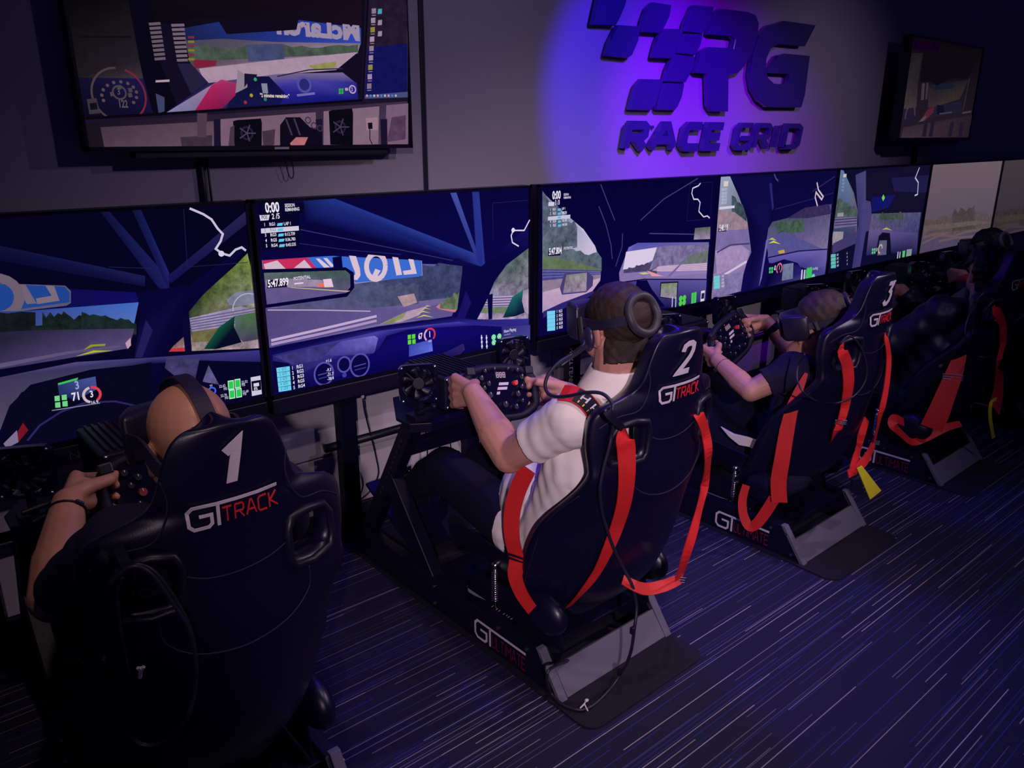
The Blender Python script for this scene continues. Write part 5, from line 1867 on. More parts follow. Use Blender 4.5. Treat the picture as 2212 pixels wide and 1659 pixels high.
def grip_points(M, ang, side):
    """rim point on a wheel and the frame of the gripping hand"""
    a = math.radians(ang)
    x, y = math.cos(a), math.sin(a)
    e = (abs(x) ** 3 + abs(y) ** 3) ** (-1 / 3)
    p = M @ V((x * e * .150, y * e * .088, 0))
    cen = M @ V((0, 0, 0))
    t = (M.to_3x3() @ V((-y, x, 0))).normalized()
    if t.z < 0:
        t = -t
    rad = (p - cen).normalized()
    return p, t, rad


def hand(b, rim, t, rad, elbow, s=1.0):
    """closed hand on a rim: returns wrist. t = thumb direction along the rim, rad = outward"""
    e1 = elbow - rim
    e1 = (e1 - t * e1.dot(t)).normalized()
    e2 = t.cross(e1)
    if e2.dot(rad) < 0:
        e2 = -e2
    pt = lambda ang, R, o: rim + (e1 * math.cos(math.radians(ang)) + e2 * math.sin(math.radians(ang))) * R * s + t * o * s
    W = rim + e1 * .092 * s + e2 * .026 * s - t * .018 * s
    for k in range(4):
        o = (.034, .0115, -.0115, -.033)[k]
        r = (.0098, .0102, .0098, .0088)[k] * s
        end = (250, 258, 250, 225)[k]
        kn = pt(62, .043, o * 1.02)
        m1 = pt(112, .037, o)
        m2 = pt(178, .031, o)
        tip = pt(end, .027, o)
        b.cap(W + t * o * .45 * s + e1 * -.012 * s, kn, .0165 * s, .0135 * s, 10)
        b.cap(kn, m1, r * 1.22, r * 1.08, 10)
        b.cap(m1, m2, r * 1.06, r, 10)
        b.cap(m2, tip, r, r * .86, 10)
    # palm mass and thumb
    pc = (W + pt(45, .038, 0)) / 2
    b.cap(W, pt(35, .034, .010), .023 * s, .022 * s)
    b.cap(W, pt(30, .034, -.016), .023 * s, .020 * s)
    tb = W + (rim - W) * .35 + t * .020 * s - e2 * .012 * s
    tm = pt(-52, .029, .022)
    tt = pt(-125, .026, .030)
    b.cap(W + t * .01 * s, tb, .018 * s, .0165 * s, 10)
    b.cap(tb, tm, .0150 * s, .0125 * s, 10)
    b.cap(tm, tt, .0120 * s, .0098 * s, 10)
    return W


def remesh(b, name, voxel, it=4):
    me = b.mesh(name)
    o = bpy.data.objects.new(name, me)
    COL.objects.link(o)
    m = o.modifiers.new('r', 'REMESH')
    m.mode = 'VOXEL'
    m.voxel_size = voxel
    m.use_smooth_shade = True
    sm = o.modifiers.new('s', 'SMOOTH')
    sm.factor = .5
    sm.iterations = it
    dg = bpy.context.evaluated_depsgraph_get()
    r = bpy.data.meshes.new_from_object(o.evaluated_get(dg))
    bpy.data.objects.remove(o, do_unlink=True)
    bpy.data.meshes.remove(me)
    r.name = name
    return r


def arrays(me):
    n = len(me.vertices)
    co = np.empty(n * 3)
    me.vertices.foreach_get('co', co)
    no = np.empty(n * 3)
    me.vertex_normals.foreach_get('vector', no)
    ls = np.empty(len(me.loops), int)
    me.loops.foreach_get('vertex_index', ls)
    st = np.empty(len(me.polygons), int)
    me.polygons.foreach_get('loop_start', st)
    tot = np.empty(len(me.polygons), int)
    me.polygons.foreach_get('loop_total', tot)
    return co.reshape(-1, 3), no.reshape(-1, 3), ls, st, tot


def wrinkle(co, sc, seed, ax=(1, 1, 1)):
    rs = np.random.RandomState(seed)
    h = np.zeros(len(co))
    q = co * np.array(ax)
    warp = np.sin(q @ rs.randn(3) * 9 + 1.3) * .6
    for k in range(7):
        d = rs.randn(3)
        d /= np.linalg.norm(d)
        f = sc * (0.6 + 1.8 * rs.rand())
        h += np.sin(q @ d * f + rs.rand() * 6.3 + warp * 2.2) / 7
    return h


def cloth(me, mask, off, name, m, parent, wr=0.0, wsc=40.0, seed=1, smooth_it=4, thick=.004, bias=None):
    """garment grown from the body surface where mask is true"""
    co, no, ls, st, tot = arrays(me)
    if not np.any(mask):
        return None
    keep = [p for p in range(len(st)) if tot[p] == 4 and mask[ls[st[p]:st[p] + 4]].all()] if False else None
    q = tot == 4
    quads = ls[st[q][:, None] + np.arange(4)[None, :]]
    quads = quads[mask[quads].all(axis=1)]
    used = np.unique(quads)
    mp = -np.ones(len(co), int)
    mp[used] = np.arange(len(used))
    c2 = co[used] + no[used] * (off + (wr * wrinkle(co[used], wsc, seed) if wr else 0))[:, None] if wr else co[used] + no[used] * off
    if bias is not None:
        c2 = c2 + bias(co[used], no[used])
    mesh = bpy.data.meshes.new(name)
    mesh.from_pydata(c2.tolist(), [], mp[quads].tolist())
    o = obj(name, mesh, m, parent, smooth=True)
    if smooth_it:
        sm = o.modifiers.new('s', 'SMOOTH')
        sm.factor = .5
        sm.iterations = smooth_it
    sd = o.modifiers.new('t', 'SOLIDIFY')
    sd.thickness = thick
    sd.offset = -1
    return o


def person(name, label, loc, J, skin, voxel=.005):
    """J: joints in world space. Returns root, body mesh data, bone table"""
    root = thing(name, label, 'person', loc, 'drivers in the row')
    b = B()
    bones = []

    def bone(tag, p0, p1, r0, r1):
        b.cap(p0, p1, r0, r1, 14)
        bones.append((tag, V(p0), V(p1), r0, r1))
    g = J.get('girth', 1.0)
    pel, ch, nk = V(J['pelvis']), V(J['chest']), V(J['neck'])
    side = (V(J['shR']) - V(J['shL'])).normalized()
    wst = pel.lerp(ch, .45)
    for s in (-1, 1):
        bone('torso', pel + side * s * .085 * g, wst + side * s * .075 * g, .118 * g, .122 * g)
        bone('torso', wst + side * s * .075 * g, ch + side * s * .085 * g, .122 * g, .122 * g)
        bone('torso', ch + side * s * .085 * g, ch.lerp(nk, .55) + side * s * .075 * g, .115 * g, .085 * g)
    if 'belly' in J:
        bone('torso', wst, V(J['belly']), .12 * g, J.get('belly_r', .12))
    for S in 'LR':
        sh, el = V(J['sh' + S]), V(J['el' + S])
        bone('torso', ch.lerp(nk, .62), sh, .082 * g, .068 * g)
        bone('upperarm' + S, sh, el, .064 * g, .047 * g)
        rim, t, rad = J['grip' + S]
        W = hand(b, rim, t, rad, el, J.get('hs', 1.0))
        J['wr' + S] = W
        mid = el.lerp(W, .35)
        fk = J.get('fore', 1.0)
        bone('forearm' + S, el, mid, .045 * g * fk, .048 * g * fk)
        bone('forearm' + S, mid, W, .047 * g * fk, .030 * fk)
        hp, kn, an, toe = V(J['hip' + S]), V(J['kn' + S]), V(J['an' + S]), V(J['toe' + S])
        bone('leg', hp, kn, .092 * g, .066 * g)
        bone('leg', kn, kn.lerp(an, .35), .062 * g, .060 * g)
        bone('leg', kn.lerp(an, .35), an, .058 * g, .038)
        bone('foot', an, toe, .042, .034)
    # neck and head
    H = J['head']
    hc = H @ V((0, -.02, -.05))
    bone('neck', nk, hc, .066 * g * J.get('ng', 1.0), .058 * J.get('ng', 1.0))
    bone('neck', nk + V((0, .03, .01)), hc + V((0, .02, -.01)), .055 * g, .05 * J.get('ng', 1.0))

    def ell(tag, c, r, Rm=None):
        Rr = H.to_3x3().normalized()
        if Rm is not None:
            Rr = Rr @ Rm
        b.sph(H @ V(c), r, Rr, 20, 14)
        p = H @ V(c)
        bones.append((tag, p, p, max(r) * .9, max(r) * .9))
    ell('head', (0, -.014, .036), (.077, .099, .088))
    ell('head', (0, .028, -.025), (.063, .068, .088))
    ell('head', (0, .040, -.085), (.046, .046, .036))
    for s in (-1, 1):
        ell('head', (s * .042, .040, -.045), (.026, .036, .042))
        ell('head', (s * .030, .083, .022), (.026, .014, .011))
        ell('ear', (s * .079, -.012, -.010), (.010, .021, .033), Matrix.Rotation(-.25, 3, 'X') @ Matrix.Rotation(s * .35, 3, 'Z'))
        ell('ear', (s * .077, -.004, -.034), (.009, .011, .012))
    b.cap(H @ V((0, .092, .012)), H @ V((0, .115, -.026)), .009, .0135, 10)
    for s in (-1, 1):
        b.sph(H @ V((s * .013, .102, -.030)), .010)
    b.cap(H @ V((-.018, .090, -.056)), H @ V((.018, .090, -.056)), .0085, .0085, 8)
    b.cap(H @ V((-.015, .089, -.069)), H @ V((.015, .089, -.069)), .009, .009, 8)
    me = remesh(b, 'body', voxel)
    for p in me.polygons:
        pass
    co, no, ls, st, tot = arrays(me)
    best = np.full(len(co), 1e9)
    tagi = np.zeros(len(co), int)
    tt = np.zeros(len(co))
    for i, (tag_, p0, p1, r0, r1) in enumerate(bones):
        p0, p1 = np.array(p0), np.array(p1)
        d = p1 - p0
        L2 = d @ d
        t = np.clip((co - p0) @ d / L2, 0, 1) if L2 > 1e-9 else np.zeros(len(co))
        ds = np.linalg.norm(co - (p0 + t[:, None] * d), axis=1) - (r0 + (r1 - r0) * t)
        m_ = ds < best
        best[m_] = ds[m_]
        tagi[m_] = i
        tt[m_] = t[m_]
    tags = np.array([q[0] for q in bones])[tagi]
    body_co = co.copy()
    data = me.copy()
    obj('body', me, skin, root, smooth=True)
    hinv = np.array(H.inverted())
    hl = (np.c_[co, np.ones(len(co))] @ hinv.T)[:, :3]
    return root, data, tags, tt, hl


def visor_set(label, H, ring_mat, strap=True, speakers=True, rz=.052):
    """virtual reality headset in head space"""
    root = thing('vr_headset', label, 'vr headset', tuple(H @ V((0, .1, .02))), 'headsets worn by the drivers')
    b = B(H)
    n = 20
    prof = [(-.098, .050), (-.092, .088), (-.060, .148), (0, .158), (.060, .148), (.092, .088), (.098, .050)]
    top, bot = .066, -.034
    A = [b.v((x, y, top)) for x, y in prof] + [b.v((.070, .060, top)), b.v((0, .088, top)), b.v((-.070, .060, top))]
    Bq = [b.v((x, y, bot)) for x, y in prof] + [b.v((.070, .060, bot)), b.v((0, .080, bot - .004)), b.v((-.070, .060, bot))]
    m_ = len(A)
    b.f(A)
    b.f(Bq[::-1])
    for k in range(m_):
        b.f([A[k], Bq[k], Bq[(k + 1) % m_], A[(k + 1) % m_]])
    vz = obj('visor', b, M_headset, root, bevel=.012, smooth=True)
    b = B(H)
    b.box((0, .158, .016), (.10, .006, .06))
    obj('front_cover', b, M_gloss, vz, bevel=.003)
    for s in (-1, 1):
        b = B(H)
        pts = spline([(s * .092, .070, .020), (s * .090, .03, .022), (s * .091, -.02, .022), (s * .080, -.07, rz - .02), (s * .048, -.112, rz - .008)], 6)
        b.ribbon(pts, [V((s * 1, -.2 if k < 14 else -1.2, 0)) for k in range(len(pts))] if False else [(V((p.x, p.y + .01, 0))).normalized() for p in pts], .026, .006)
        obj('side_strap', b, M_headset, root, smooth=False)
    b = B(H)
    pts = []
    for k in range(28):
        a = 2 * math.pi * k / 28
        pts.append((.049 * math.cos(a), 0, rz + .049 * math.sin(a)))
    pts = [(p[0], -.128 + .25 * (p[0] ** 2) / .047 + .55 * max(0, p[2] - rz + .007), p[2]) for p in pts]
    b.tube(pts, .0122, 10, closed=True)
    obj('rear_ring', b, ring_mat, root, smooth=True)
    if strap:
        b = B(H)
        pts = spline([(0, .088, .070), (0, .062, .112), (0, -.01, .133), (0, -.072, .114), (0, -.113, .072), (0, -.124, rz + .03)], 6)
        b.ribbon(pts, [(p - V((0, -.01, .02))).normalized() for p in pts], .030, .004)
        obj('top_strap', b, M_headset, root)
    if speakers:
        for s in (-1, 1):
            b = B(H)
            b.sph((s * .104, -.006, -.018), (.012, .024, .034))
            obj('ear_speaker', b, M_headset, root, smooth=True)
            b = B(H)
            b.bar((s * .104, .030, .040), (s * .110, .012, -.030), .016, .008, (0, 1, 0))
            obj('speaker_arm', b, M_ring, root, bevel=.003)
    return root


def limbs(i, seat_low=0.0, lean=0.0, g=1.0, dx=0.0):
    """default seated joints of driver i in world space"""
    X, Y = RX[i] + dx, SY[i]
    z = -seat_low
    return dict(pelvis=(X, Y + .31, .385 + z), chest=(X, Y + .255 + lean * .5, .70 + z), neck=(X, Y + .215 + lean, .915 + z),
                shL=(X - .180 * g, Y + .245 + lean * .8, .870 + z), shR=(X + .180 * g, Y + .245 + lean * .8, .870 + z),
                hipL=(X - .095, Y + .36, .37 + z), hipR=(X + .095, Y + .36, .37 + z), knL=(X - .135, Y + .86, .50), knR=(X + .135, Y + .86, .50),
                anL=(X - .10, RY[i] + 1.06, .285), anR=(X + .10, RY[i] + 1.06, .285), toeL=(X - .11, RY[i] + 1.05, .33), toeR=(X + .11, RY[i] + 1.05, .33), girth=g)


def fit_elbow(S, rim, px, py, a=.29, c=.33):
    """elbow on the sight line px,py at upper-arm length a and about c from the rim"""
    S, rim = V(S), V(rim)
    best = None
    for k in range(260):
        d = 1.2 + k * .015
        p = CP + (at(px, py, 1, 0.0) - CP).normalized() * d
        e = (abs((p - S).length - a)) + abs((p - rim).length - c)
        if best is None or e < best[0]:
            best = (e, p)
    return best[1]


def in_(tags, *names):
    r = np.zeros(len(tags), bool)
    for n_ in names:
        r |= np.char.startswith(tags.astype(str), n_)
    return r


# ---- driver 2: white polo
J = limbs(1, 0, 0, 1.06)
J['girth'] = 1.04
J['pelvis'] = (RX[1], SY[1] + .39, .40)
J['hipL'] = (RX[1] - .10, SY[1] + .48, .38)
J['hipR'] = (RX[1] + .10, SY[1] + .48, .38)
J['belly'] = (RX[1] - .01, SY[1] + .49, .49)
J['belly_r'] = .165
J['hs'] = 1.26
J['ng'] = 1.28
J['fore'] = 1.15
M2 = WH[1][1]
J['gripL'] = grip_points(M2, 176, -1)
J['gripR'] = grip_points(M2, 0, 1)
J['shL'] = tuple(at(1238, 905, 0, RX[1] - .190))
J['elL'] = fit_elbow(J['shL'], J['gripL'][0], 1100, 985, .27, .31)
J['elR'] = (RX[1] + .26, SY[1] + .46, .70)
J['knL'] = tuple(at(958, 1012, 0, RX[1] - .135))
J['head'] = head_matrix(at(1330, 708, 0, RX[1]), -.12, -.06, 0, 1.03)
p2, d2, tg, tt, hl = person('person', 'person in white polo shirt and black trousers, in seat 2', (RX[1], SY[1] + .3, .25), J, M_skin, .0045)
up_ = in_(tg, 'upperarm')
co, no, *_ = arrays(d2)
shirt = (in_(tg, 'torso')) | (up_ & (tt < .60)) | (in_(tg, 'leg') & (co[:, 1] < SY[1] + .565))
shirt_o = cloth(d2, shirt, .013, 'polo_shirt', M_polo, p2, .0050, 62, 4, 8)
cloth(d2, in_(tg, 'leg'), .012, 'trousers', M_trouser, p2, .006, 30, 5, 6)
cloth(d2, in_(tg, 'foot'), .010, 'shoe', M_shoe, p2, smooth_it=2)
hairm = (in_(tg, 'head', 'neck', 'ear')) & ((hl[:, 2] > .010 - .35 * np.clip(hl[:, 1], -1, .1)) | (hl[:, 1] < -.035)) & (hl[:, 2] > -.085 - .10 * (hl[:, 1] + .06)) & (hl[:, 1] < .082) & ~(in_(tg, 'ear'))
cloth(d2, hairm, .010, 'hair', M_hair, p2, .0035, 160, 9, 1, .006, bias=lambda c, n: np.c_[np.zeros(len(c)), np.zeros(len(c)), np.zeros(len(c))])
# collar
b = B()
nk = V(J['neck'])
Hh = J['head']
ax = (Hh @ V((0, -.02, -.06)) - nk).normalized()
a_, _, c_ = (ax.orthogonal().normalized(), 0, 0)
c_ = ax.cross(a_)
rows = []
for k in range(25):
    a = 2 * math.pi * k / 24
    dirv = a_ * math.cos(a) + c_ * math.sin(a)
    rows.append((nk + ax * .100 + dirv * .086, nk + ax * .062 + dirv * .106, nk + ax * .030 + dirv * .128))
for k in range(24):
    r0, r1 = rows[k], rows[(k + 1)]
    for q in range(2):
        b.f([b.v(r0[q]), b.v(r1[q]), b.v(r1[q + 1]), b.v(r0[q + 1])])
bmesh.ops.remove_doubles(b.bm, verts=b.bm.verts, dist=.0005)
obj('collar', b, M_polo, p2, smooth=True, solid=.005, subsurf=1)
visor_set('headset with grey rear ring and ear speaker, worn with the white polo', J['head'], M_ring, strap=False)

# ---- driver 1: bald
J1 = limbs(0)
J1['hs'] = 1.25
J1['fore'] = 1.18
M1 = WH[0][1]
J1['gripL'] = grip_points(M1, 166, -1)
J1['gripR'] = grip_points(M1, 20, 1)
J1['shL'] = tuple(at(262, 1185, 0, RX[0] - .165))
J1['elL'] = fit_elbow(J1['shL'], J1['gripL'][0], 118, 1290, .29, .34)
J1['elR'] = (RX[0] + .28, SY[0] + .44, .68)
J1['head'] = head_matrix(at(410, 958, 0, RX[0] + .0), .05, -.10, 0, 1.06)
p1, d1, tg, tt, hl = person('person', 'bald person in dark tee with a headset strap over the crown, in seat 1', (RX[0], SY[0] + .3, .25), J1, M_skin2, .0045)
cloth(d1, in_(tg, 'torso') | (in_(tg, 'upperarm') & (tt < .80)), .014, 'tee_shirt', M_tee, p1, .008, 40, 14, 6)
cloth(d1, in_(tg, 'leg'), .012, 'trousers', M_trouser, p1, .005, 30, 15, 4)
cloth(d1, in_(tg, 'foot'), .010, 'shoe', M_shoe, p1, smooth_it=2)
visor_set('headset with black strap running over the bald crown of the person in seat 1', J1['head'], M_headset, speakers=False, rz=.0)
b = B()
W = V(J1['wrL'])
el = V(J1['elL'])
ax = (W - el).normalized()
a_ = ax.orthogonal().normalized()
c_ = ax.cross(a_)
cen = W - ax * .03
b.tube([cen + (a_ * math.cos(k * .3927) + c_ * math.sin(k * .3927)) * .0410 for k in range(16)], .0026, 6, closed=True)
for k in range(3):
    b.sph(cen + a_ * .043 + c_ * (k - 1) * .006, .005)
obj('cord_bracelet', b, M_cable, p1, smooth=True)

# ---- driver 3: visor seen from the side, watch
J3 = limbs(2, .10, .16, .92)
M3 = WH[2][1]
J3['gripL'] = grip_points(M3, 172, -1)
J3['gripR'] = grip_points(M3, -4, 1)
J3['hs'] = 1.1
J3['shL'] = tuple(at(1712, 800, 0, RX[2] - .165))
J3['shR'] = tuple(at(1760, 775, 0, RX[2] + .165))
J3['elL'] = fit_elbow(J3['shL'], J3['gripL'][0], 1622, 845, .26, .33)
J3['elR'] = fit_elbow(J3['shR'], J3['gripR'][0], 1722, 775, .24, .30)
J3['head'] = head_matrix(at(1775, 700, 0, RX[2] + .02), .60, -.24, 0, 1.02)
mid = (V(J3['shL']) + V(J3['shR'])) / 2
J3['neck'] = tuple(mid + V((0, 0, .035)))
J3['chest'] = tuple(mid + V((0, -.03, -.18)))
p3, d3, tg, tt, hl = person('person', 'person in dark tee with wrist watch, face hidden by a visor, in seat 3', (RX[2], SY[2] + .3, .25), J3, M_skin, .0045)
cloth(d3, in_(tg, 'torso') | (in_(tg, 'upperarm') & (tt < .66)), .014, 'tee_shirt', M_tee, p3, .008, 40, 24, 6)
cloth(d3, in_(tg, 'leg'), .012, 'trousers', M_trouser, p3, .005, 30, 25, 4)
cloth(d3, in_(tg, 'foot'), .010, 'shoe', M_shoe, p3, smooth_it=2)
hairm = (in_(tg, 'head', 'neck', 'ear')) & ((hl[:, 2] > .012 - .35 * np.clip(hl[:, 1], -1, .1)) | (hl[:, 1] < -.03)) & (hl[:, 2] > -.085) & (hl[:, 1] < .085) & ~(in_(tg, 'ear'))
cloth(d3, hairm, .014, 'hair', M_hair2, p3, .006, 110, 29, 1, .006)
b = B()
hp = [at(px, py, 0, RX[2] - .235) for px, py in ((1556, 922), (1585, 938), (1615, 945), (1638, 953), (1634, 976), (1618, 966), (1596, 962), (1574, 944))]
b.prism(hp, (.012, .006, 0))
obj('shirt_hem', b, M_polo, p3, bevel=.003)
visor_set('headset with bulky dark visor and grey rear ring on the brown haired driver', J3['head'], M_ring, strap=False)
b = B()
W, el = V(J3['wrR']), V(J3['elR'])
ax = (W - el).normalized()
a_ = V((0, 0, 1)) - ax * ax.z
a_.normalize()
c_ = ax.cross(a_)
cen = W - ax * .045
b.ribbon([cen + (a_ * math.cos(k * .2618) + c_ * math.sin(k * .2618)) * .0385 for k in range(25)], [(a_ * math.cos(k * .2618) + c_ * math.sin(k * .2618)) for k in range(25)], .024, .004)
wt = obj('watch_band', b, M_rubber, p3)
b = B()
n_ = (V((-.55, -.6, .55))).normalized()
n_ = (n_ - ax * n_.dot(ax)).normalized()
Rw = Matrix((ax, n_.cross(ax), n_)).transposed()
b.box(cen + n_ * .041, (.032, .026, .010), Rw)
obj('watch_case', b, M_gloss, wt, bevel=.003)
b = B()
W, el = V(J3['wrL']), V(J3['elL'])
ax = (W - el).normalized()
a_ = ax.orthogonal().normalized()
c_ = ax.cross(a_)
cen = W - ax * .045
b.tube([cen + (a_ * math.cos(k * .3927) + c_ * math.sin(k * .3927)) * .0335 for k in range(16)], .0018, 6, closed=True)
obj('wrist_band', b, mat('brown_cord', (.10, .03, .03), .6), p3, smooth=True)

# ---- driver 4: dark jacket
J4 = limbs(3, 0.03, .0)
M4 = WH[3][1]
J4['gripL'] = grip_points(M4, 170, -1)
J4['gripR'] = grip_points(M4, 10, 1)
J4['elL'] = (RX[3] - .25, SY[3] + .46, .66)
J4['elR'] = (RX[3] + .25, SY[3] + .46, .68)
J4['head'] = head_matrix(at(2132, 592, 0, RX[3]), -.75, -.12, 0, .98)
J4['neck'] = tuple(J4['head'] @ V((0, -.03, -.19)))
p4, d4, tg, tt, hl = person('person', 'person in dark nylon jacket with black hair, in the shaded fourth seat', (RX[3], SY[3] + .3, .25), J4, M_skin, .006)
cloth(d4, in_(tg, 'torso', 'upperarm') | (in_(tg, 'forearm') & ((tt < .85))), .020, 'jacket', M_jacket, p4, .016, 34, 34, 4)
cloth(d4, in_(tg, 'leg'), .012, 'trousers', M_trouser, p4, .005, 30, 35, 4)
cloth(d4, in_(tg, 'foot'), .010, 'shoe', M_shoe, p4, smooth_it=2)
hairm = (in_(tg, 'head', 'neck', 'ear')) & ((hl[:, 2] > .05 - .35 * np.clip(hl[:, 1], -1, .1)) | (hl[:, 1] < -.03)) & (hl[:, 2] > -.085) & (hl[:, 1] < .085) & ~(in_(tg, 'ear'))
cloth(d4, hairm, .016, 'hair', M_hair3, p4, .010, 120, 39, 0, .006)
# ---- driver 5: only a hand with a red cuff comes into view
J5 = limbs(4)
M5 = WH[4][1]
J5['gripL'] = grip_points(M5, 165, -1)
J5['gripR'] = grip_points(M5, 10, 1)
J5['elL'] = (RX[4] - .25, SY[4] + .46, .68)
J5['elR'] = (RX[4] + .25, SY[4] + .46, .68)
J5['head'] = head_matrix(at(2132, 540, 0, RX[4]), -.25, -.1, 0, 1.0)
J5['neck'] = tuple(J5['head'] @ V((0, -.03, -.20)))
J5['chest'] = tuple(V(J5['neck']) + V((0, -.04, -.22)))
J5['shL'] = tuple(V(J5['neck']) + V((-.18, 0, -.05)))
J5['shR'] = tuple(V(J5['neck']) + V((.18, 0, -.05)))
p5, d5, tg, tt, hl = person('person', 'farthest person, mostly hidden, whose hand leaves a red cuff at the wheel', (RX[4], SY[4] + .3, .25), J5, M_skin, .007)
cloth(d5, in_(tg, 'torso', 'upperarm') | (in_(tg, 'forearm') & (tt < .55)), .018, 'jacket', M_jacket, p5, .010, 34, 44, 4)
cloth(d5, in_(tg, 'leg'), .012, 'trousers', M_trouser, p5, smooth_it=4)
cloth(d5, in_(tg, 'foot'), .010, 'shoe', M_shoe, p5, smooth_it=2)
hairm = (in_(tg, 'head', 'neck', 'ear')) & ((hl[:, 2] > .05 - .35 * np.clip(hl[:, 1], -1, .1)) | (hl[:, 1] < -.03)) & (hl[:, 2] > -.085) & (hl[:, 1] < .085) & ~(in_(tg, 'ear'))
cloth(d5, hairm, .012, 'hair', M_hair3, p5, .006, 120, 49, 0, .006)
b = B()
W, el = V(J5['wrL']), V(J5['elL'])
ax = (W - el).normalized()
b.cyl(W - ax * .055, W - ax * .012, .048, .042, 18)
obj('red_cuff', b, mat('red_cuff', (.35, .02, .05), .7), p5, smooth=True)
visor_set('headset with pale rear ring on the farthest driver, seen above the dark jacket', J5['head'], mat('pale_pad', (.10, .09, .11), .5), strap=False)

# ------------------------------------------------------------------ harness belts
def belt(i, label, pieces, cat='harness'):
    root = thing('seat_harness', label, cat, (RX[i], SY[i] + .1, .25), 'red harness belts on the seats')
    return root


def strap(root, pts, widths, nrm=(-.62, -.72, .3), n=6, m=None, name='strap', thick=.0035):
    k = len(pts)
    P = spline(pts, n)
    ws = widths if isinstance(widths, list) else [widths] * k
    W_ = [float(np.interp(t * (k - 1) / (len(P) - 1), range(k), ws)) for t in range(len(P))]
    b = B()
    b.ribbon(P, V(nrm), W_, thick)
    return obj(name, b, m or M_belt, root)


def buckle(root, p, w=.058, h=.026, R=None, name='buckle'):
    b = B()
    R = R or Matrix.Rotation(-.9, 3, 'Z')
    p = V(p)
    for dz in (-h / 2, 0, h / 2):
        b.box(p + R @ V((0, 0, dz)), (w, .007, .005), R)
    for dx in (-w / 2, w / 2):
        b.box(p + R @ V((dx, 0, 0)), (.005, .007, h + .005), R)
    return obj(name, b, M_chrome if name == 'buckle' else M_plastic, root, bevel=.001)


# seat 2
h2 = belt(1, 'red harness of seat 2, its belts hanging over the shell and across the white shirt', None)
A = [onseat(1, *p, off=o) for p, o in (((1352, 930), -.02), ((1350, 948), .016), ((1353, 975), .02), ((1354, 1030), .018), ((1348, 1085), .018), ((1332, 1140), .018), ((1312, 1190), .018), ((1288, 1238), .02), ((1252, 1285), .02), ((1212, 1326), .02))]
strap(h2, A, [.052, .054, .054, .050, .046, .042, .036, .028, .018, .014], nrm=(-.35, -.93, .1))
Bp = [onseat(1, *p, off=o) for p, o in (((1500, 893), -.01), ((1512, 900), .012), ((1525, 940), .02), ((1530, 985), .03), ((1522, 1050), .05), ((1503, 1130), .07), ((1482, 1200), .09), ((1466, 1252), .10))]
strap(h2, Bp, [.03, .034, .032, .030, .032, .032, .032, .032], nrm=(-.2, -.95, .2))
Bq = [Bp[-1]] + [onseat(1, *p, off=o) for p, o in (((1432, 1266), .09), ((1390, 1272), .07), ((1345, 1252), .03))]
strap(h2, Bq, [.030, .036, .038, .03], nrm=(-.2, -.6, .8))
buckle(h2, Bp[-1], .040, .016)
Lp = [at(1140, 1012, 0, RX[1] - .215), at(1118, 1060, 0, RX[1] - .232), at(1106, 1110, 0, RX[1] - .25), at(1106, 1160, 0, RX[1] - .265), at(1116, 1210, 0, RX[1] - .285), at(1113, 1245, 0, RX[1] - .297), at(1126, 1282, 0, RX[1] - .300), at(1150, 1318, 0, RX[1] - .300)]
strap(h2, Lp, [.055, .055, .055, .054, .052, .05, .046, .04], nrm=(-1, -.35, .15))
buckle(h2, Lp[4], .062, .024, Matrix.Rotation(-1.25, 3, 'Z'), 'adjuster')
# strap end with label over the left shoulder
from mathutils.bvhtree import BVHTree
bpy.context.view_layer.update()
bv = BVHTree.FromObject(shirt_o, bpy.context.evaluated_depsgraph_get())
Sp, Sn = [], []
for px, py in ((1212, 853), (1228, 854), (1243, 858), (1256, 865), (1267, 874), (1277, 886), (1284, 898)):
    d = (at(px, py, 1, 0.0) - CP).normalized()
    o_ = V(WL[p2.name])
    hit_ = bv.ray_cast(CP - o_, d)
    if hit_[0] is not None:
        Sp.append(hit_[0] + o_ + (V((-.45, -.5, .74))) * .012)
SN = V((-.45, -.5, .74))
b = B()
b.ribbon(Sp, SN, .052, .004)
st_ = obj('shoulder_strap', b, M_belt, h2)
Pp = Sp
b = B()
LP = [p + SN.normalized() * .0030 for p in Pp[2:]]
b.ribbon(LP, SN, .046, .001)
pt_ = obj('label_patch', b, M_rubber, st_)
b = B()
for k in range(1, len(LP) - 1):
    d = (LP[k + 1] - LP[k]).normalized()
    a = d.cross(SN).normalized()
    o = SN.normalized() * .001
    b.ribbon([LP[k] - a * .016 + o, LP[k] + a * .006 + o], SN, .005, .0006)
    if k % 2:
        b.ribbon([LP[k] - a * .002 + o, LP[k + 1] - a * .006 + o], SN, .004, .0006)
obj('label_print', b, M_white, pt_)
b = B()
for k in range(1, len(LP) - 1):
    a = (LP[k + 1] - LP[k]).normalized().cross(SN).normalized()
    o = SN.normalized() * .001
    b.ribbon([LP[k] + a * .011 + o, LP[k] + a * .019 + o], SN, .004, .0006)
obj('label_yellow', b, M_yellow, pt_)

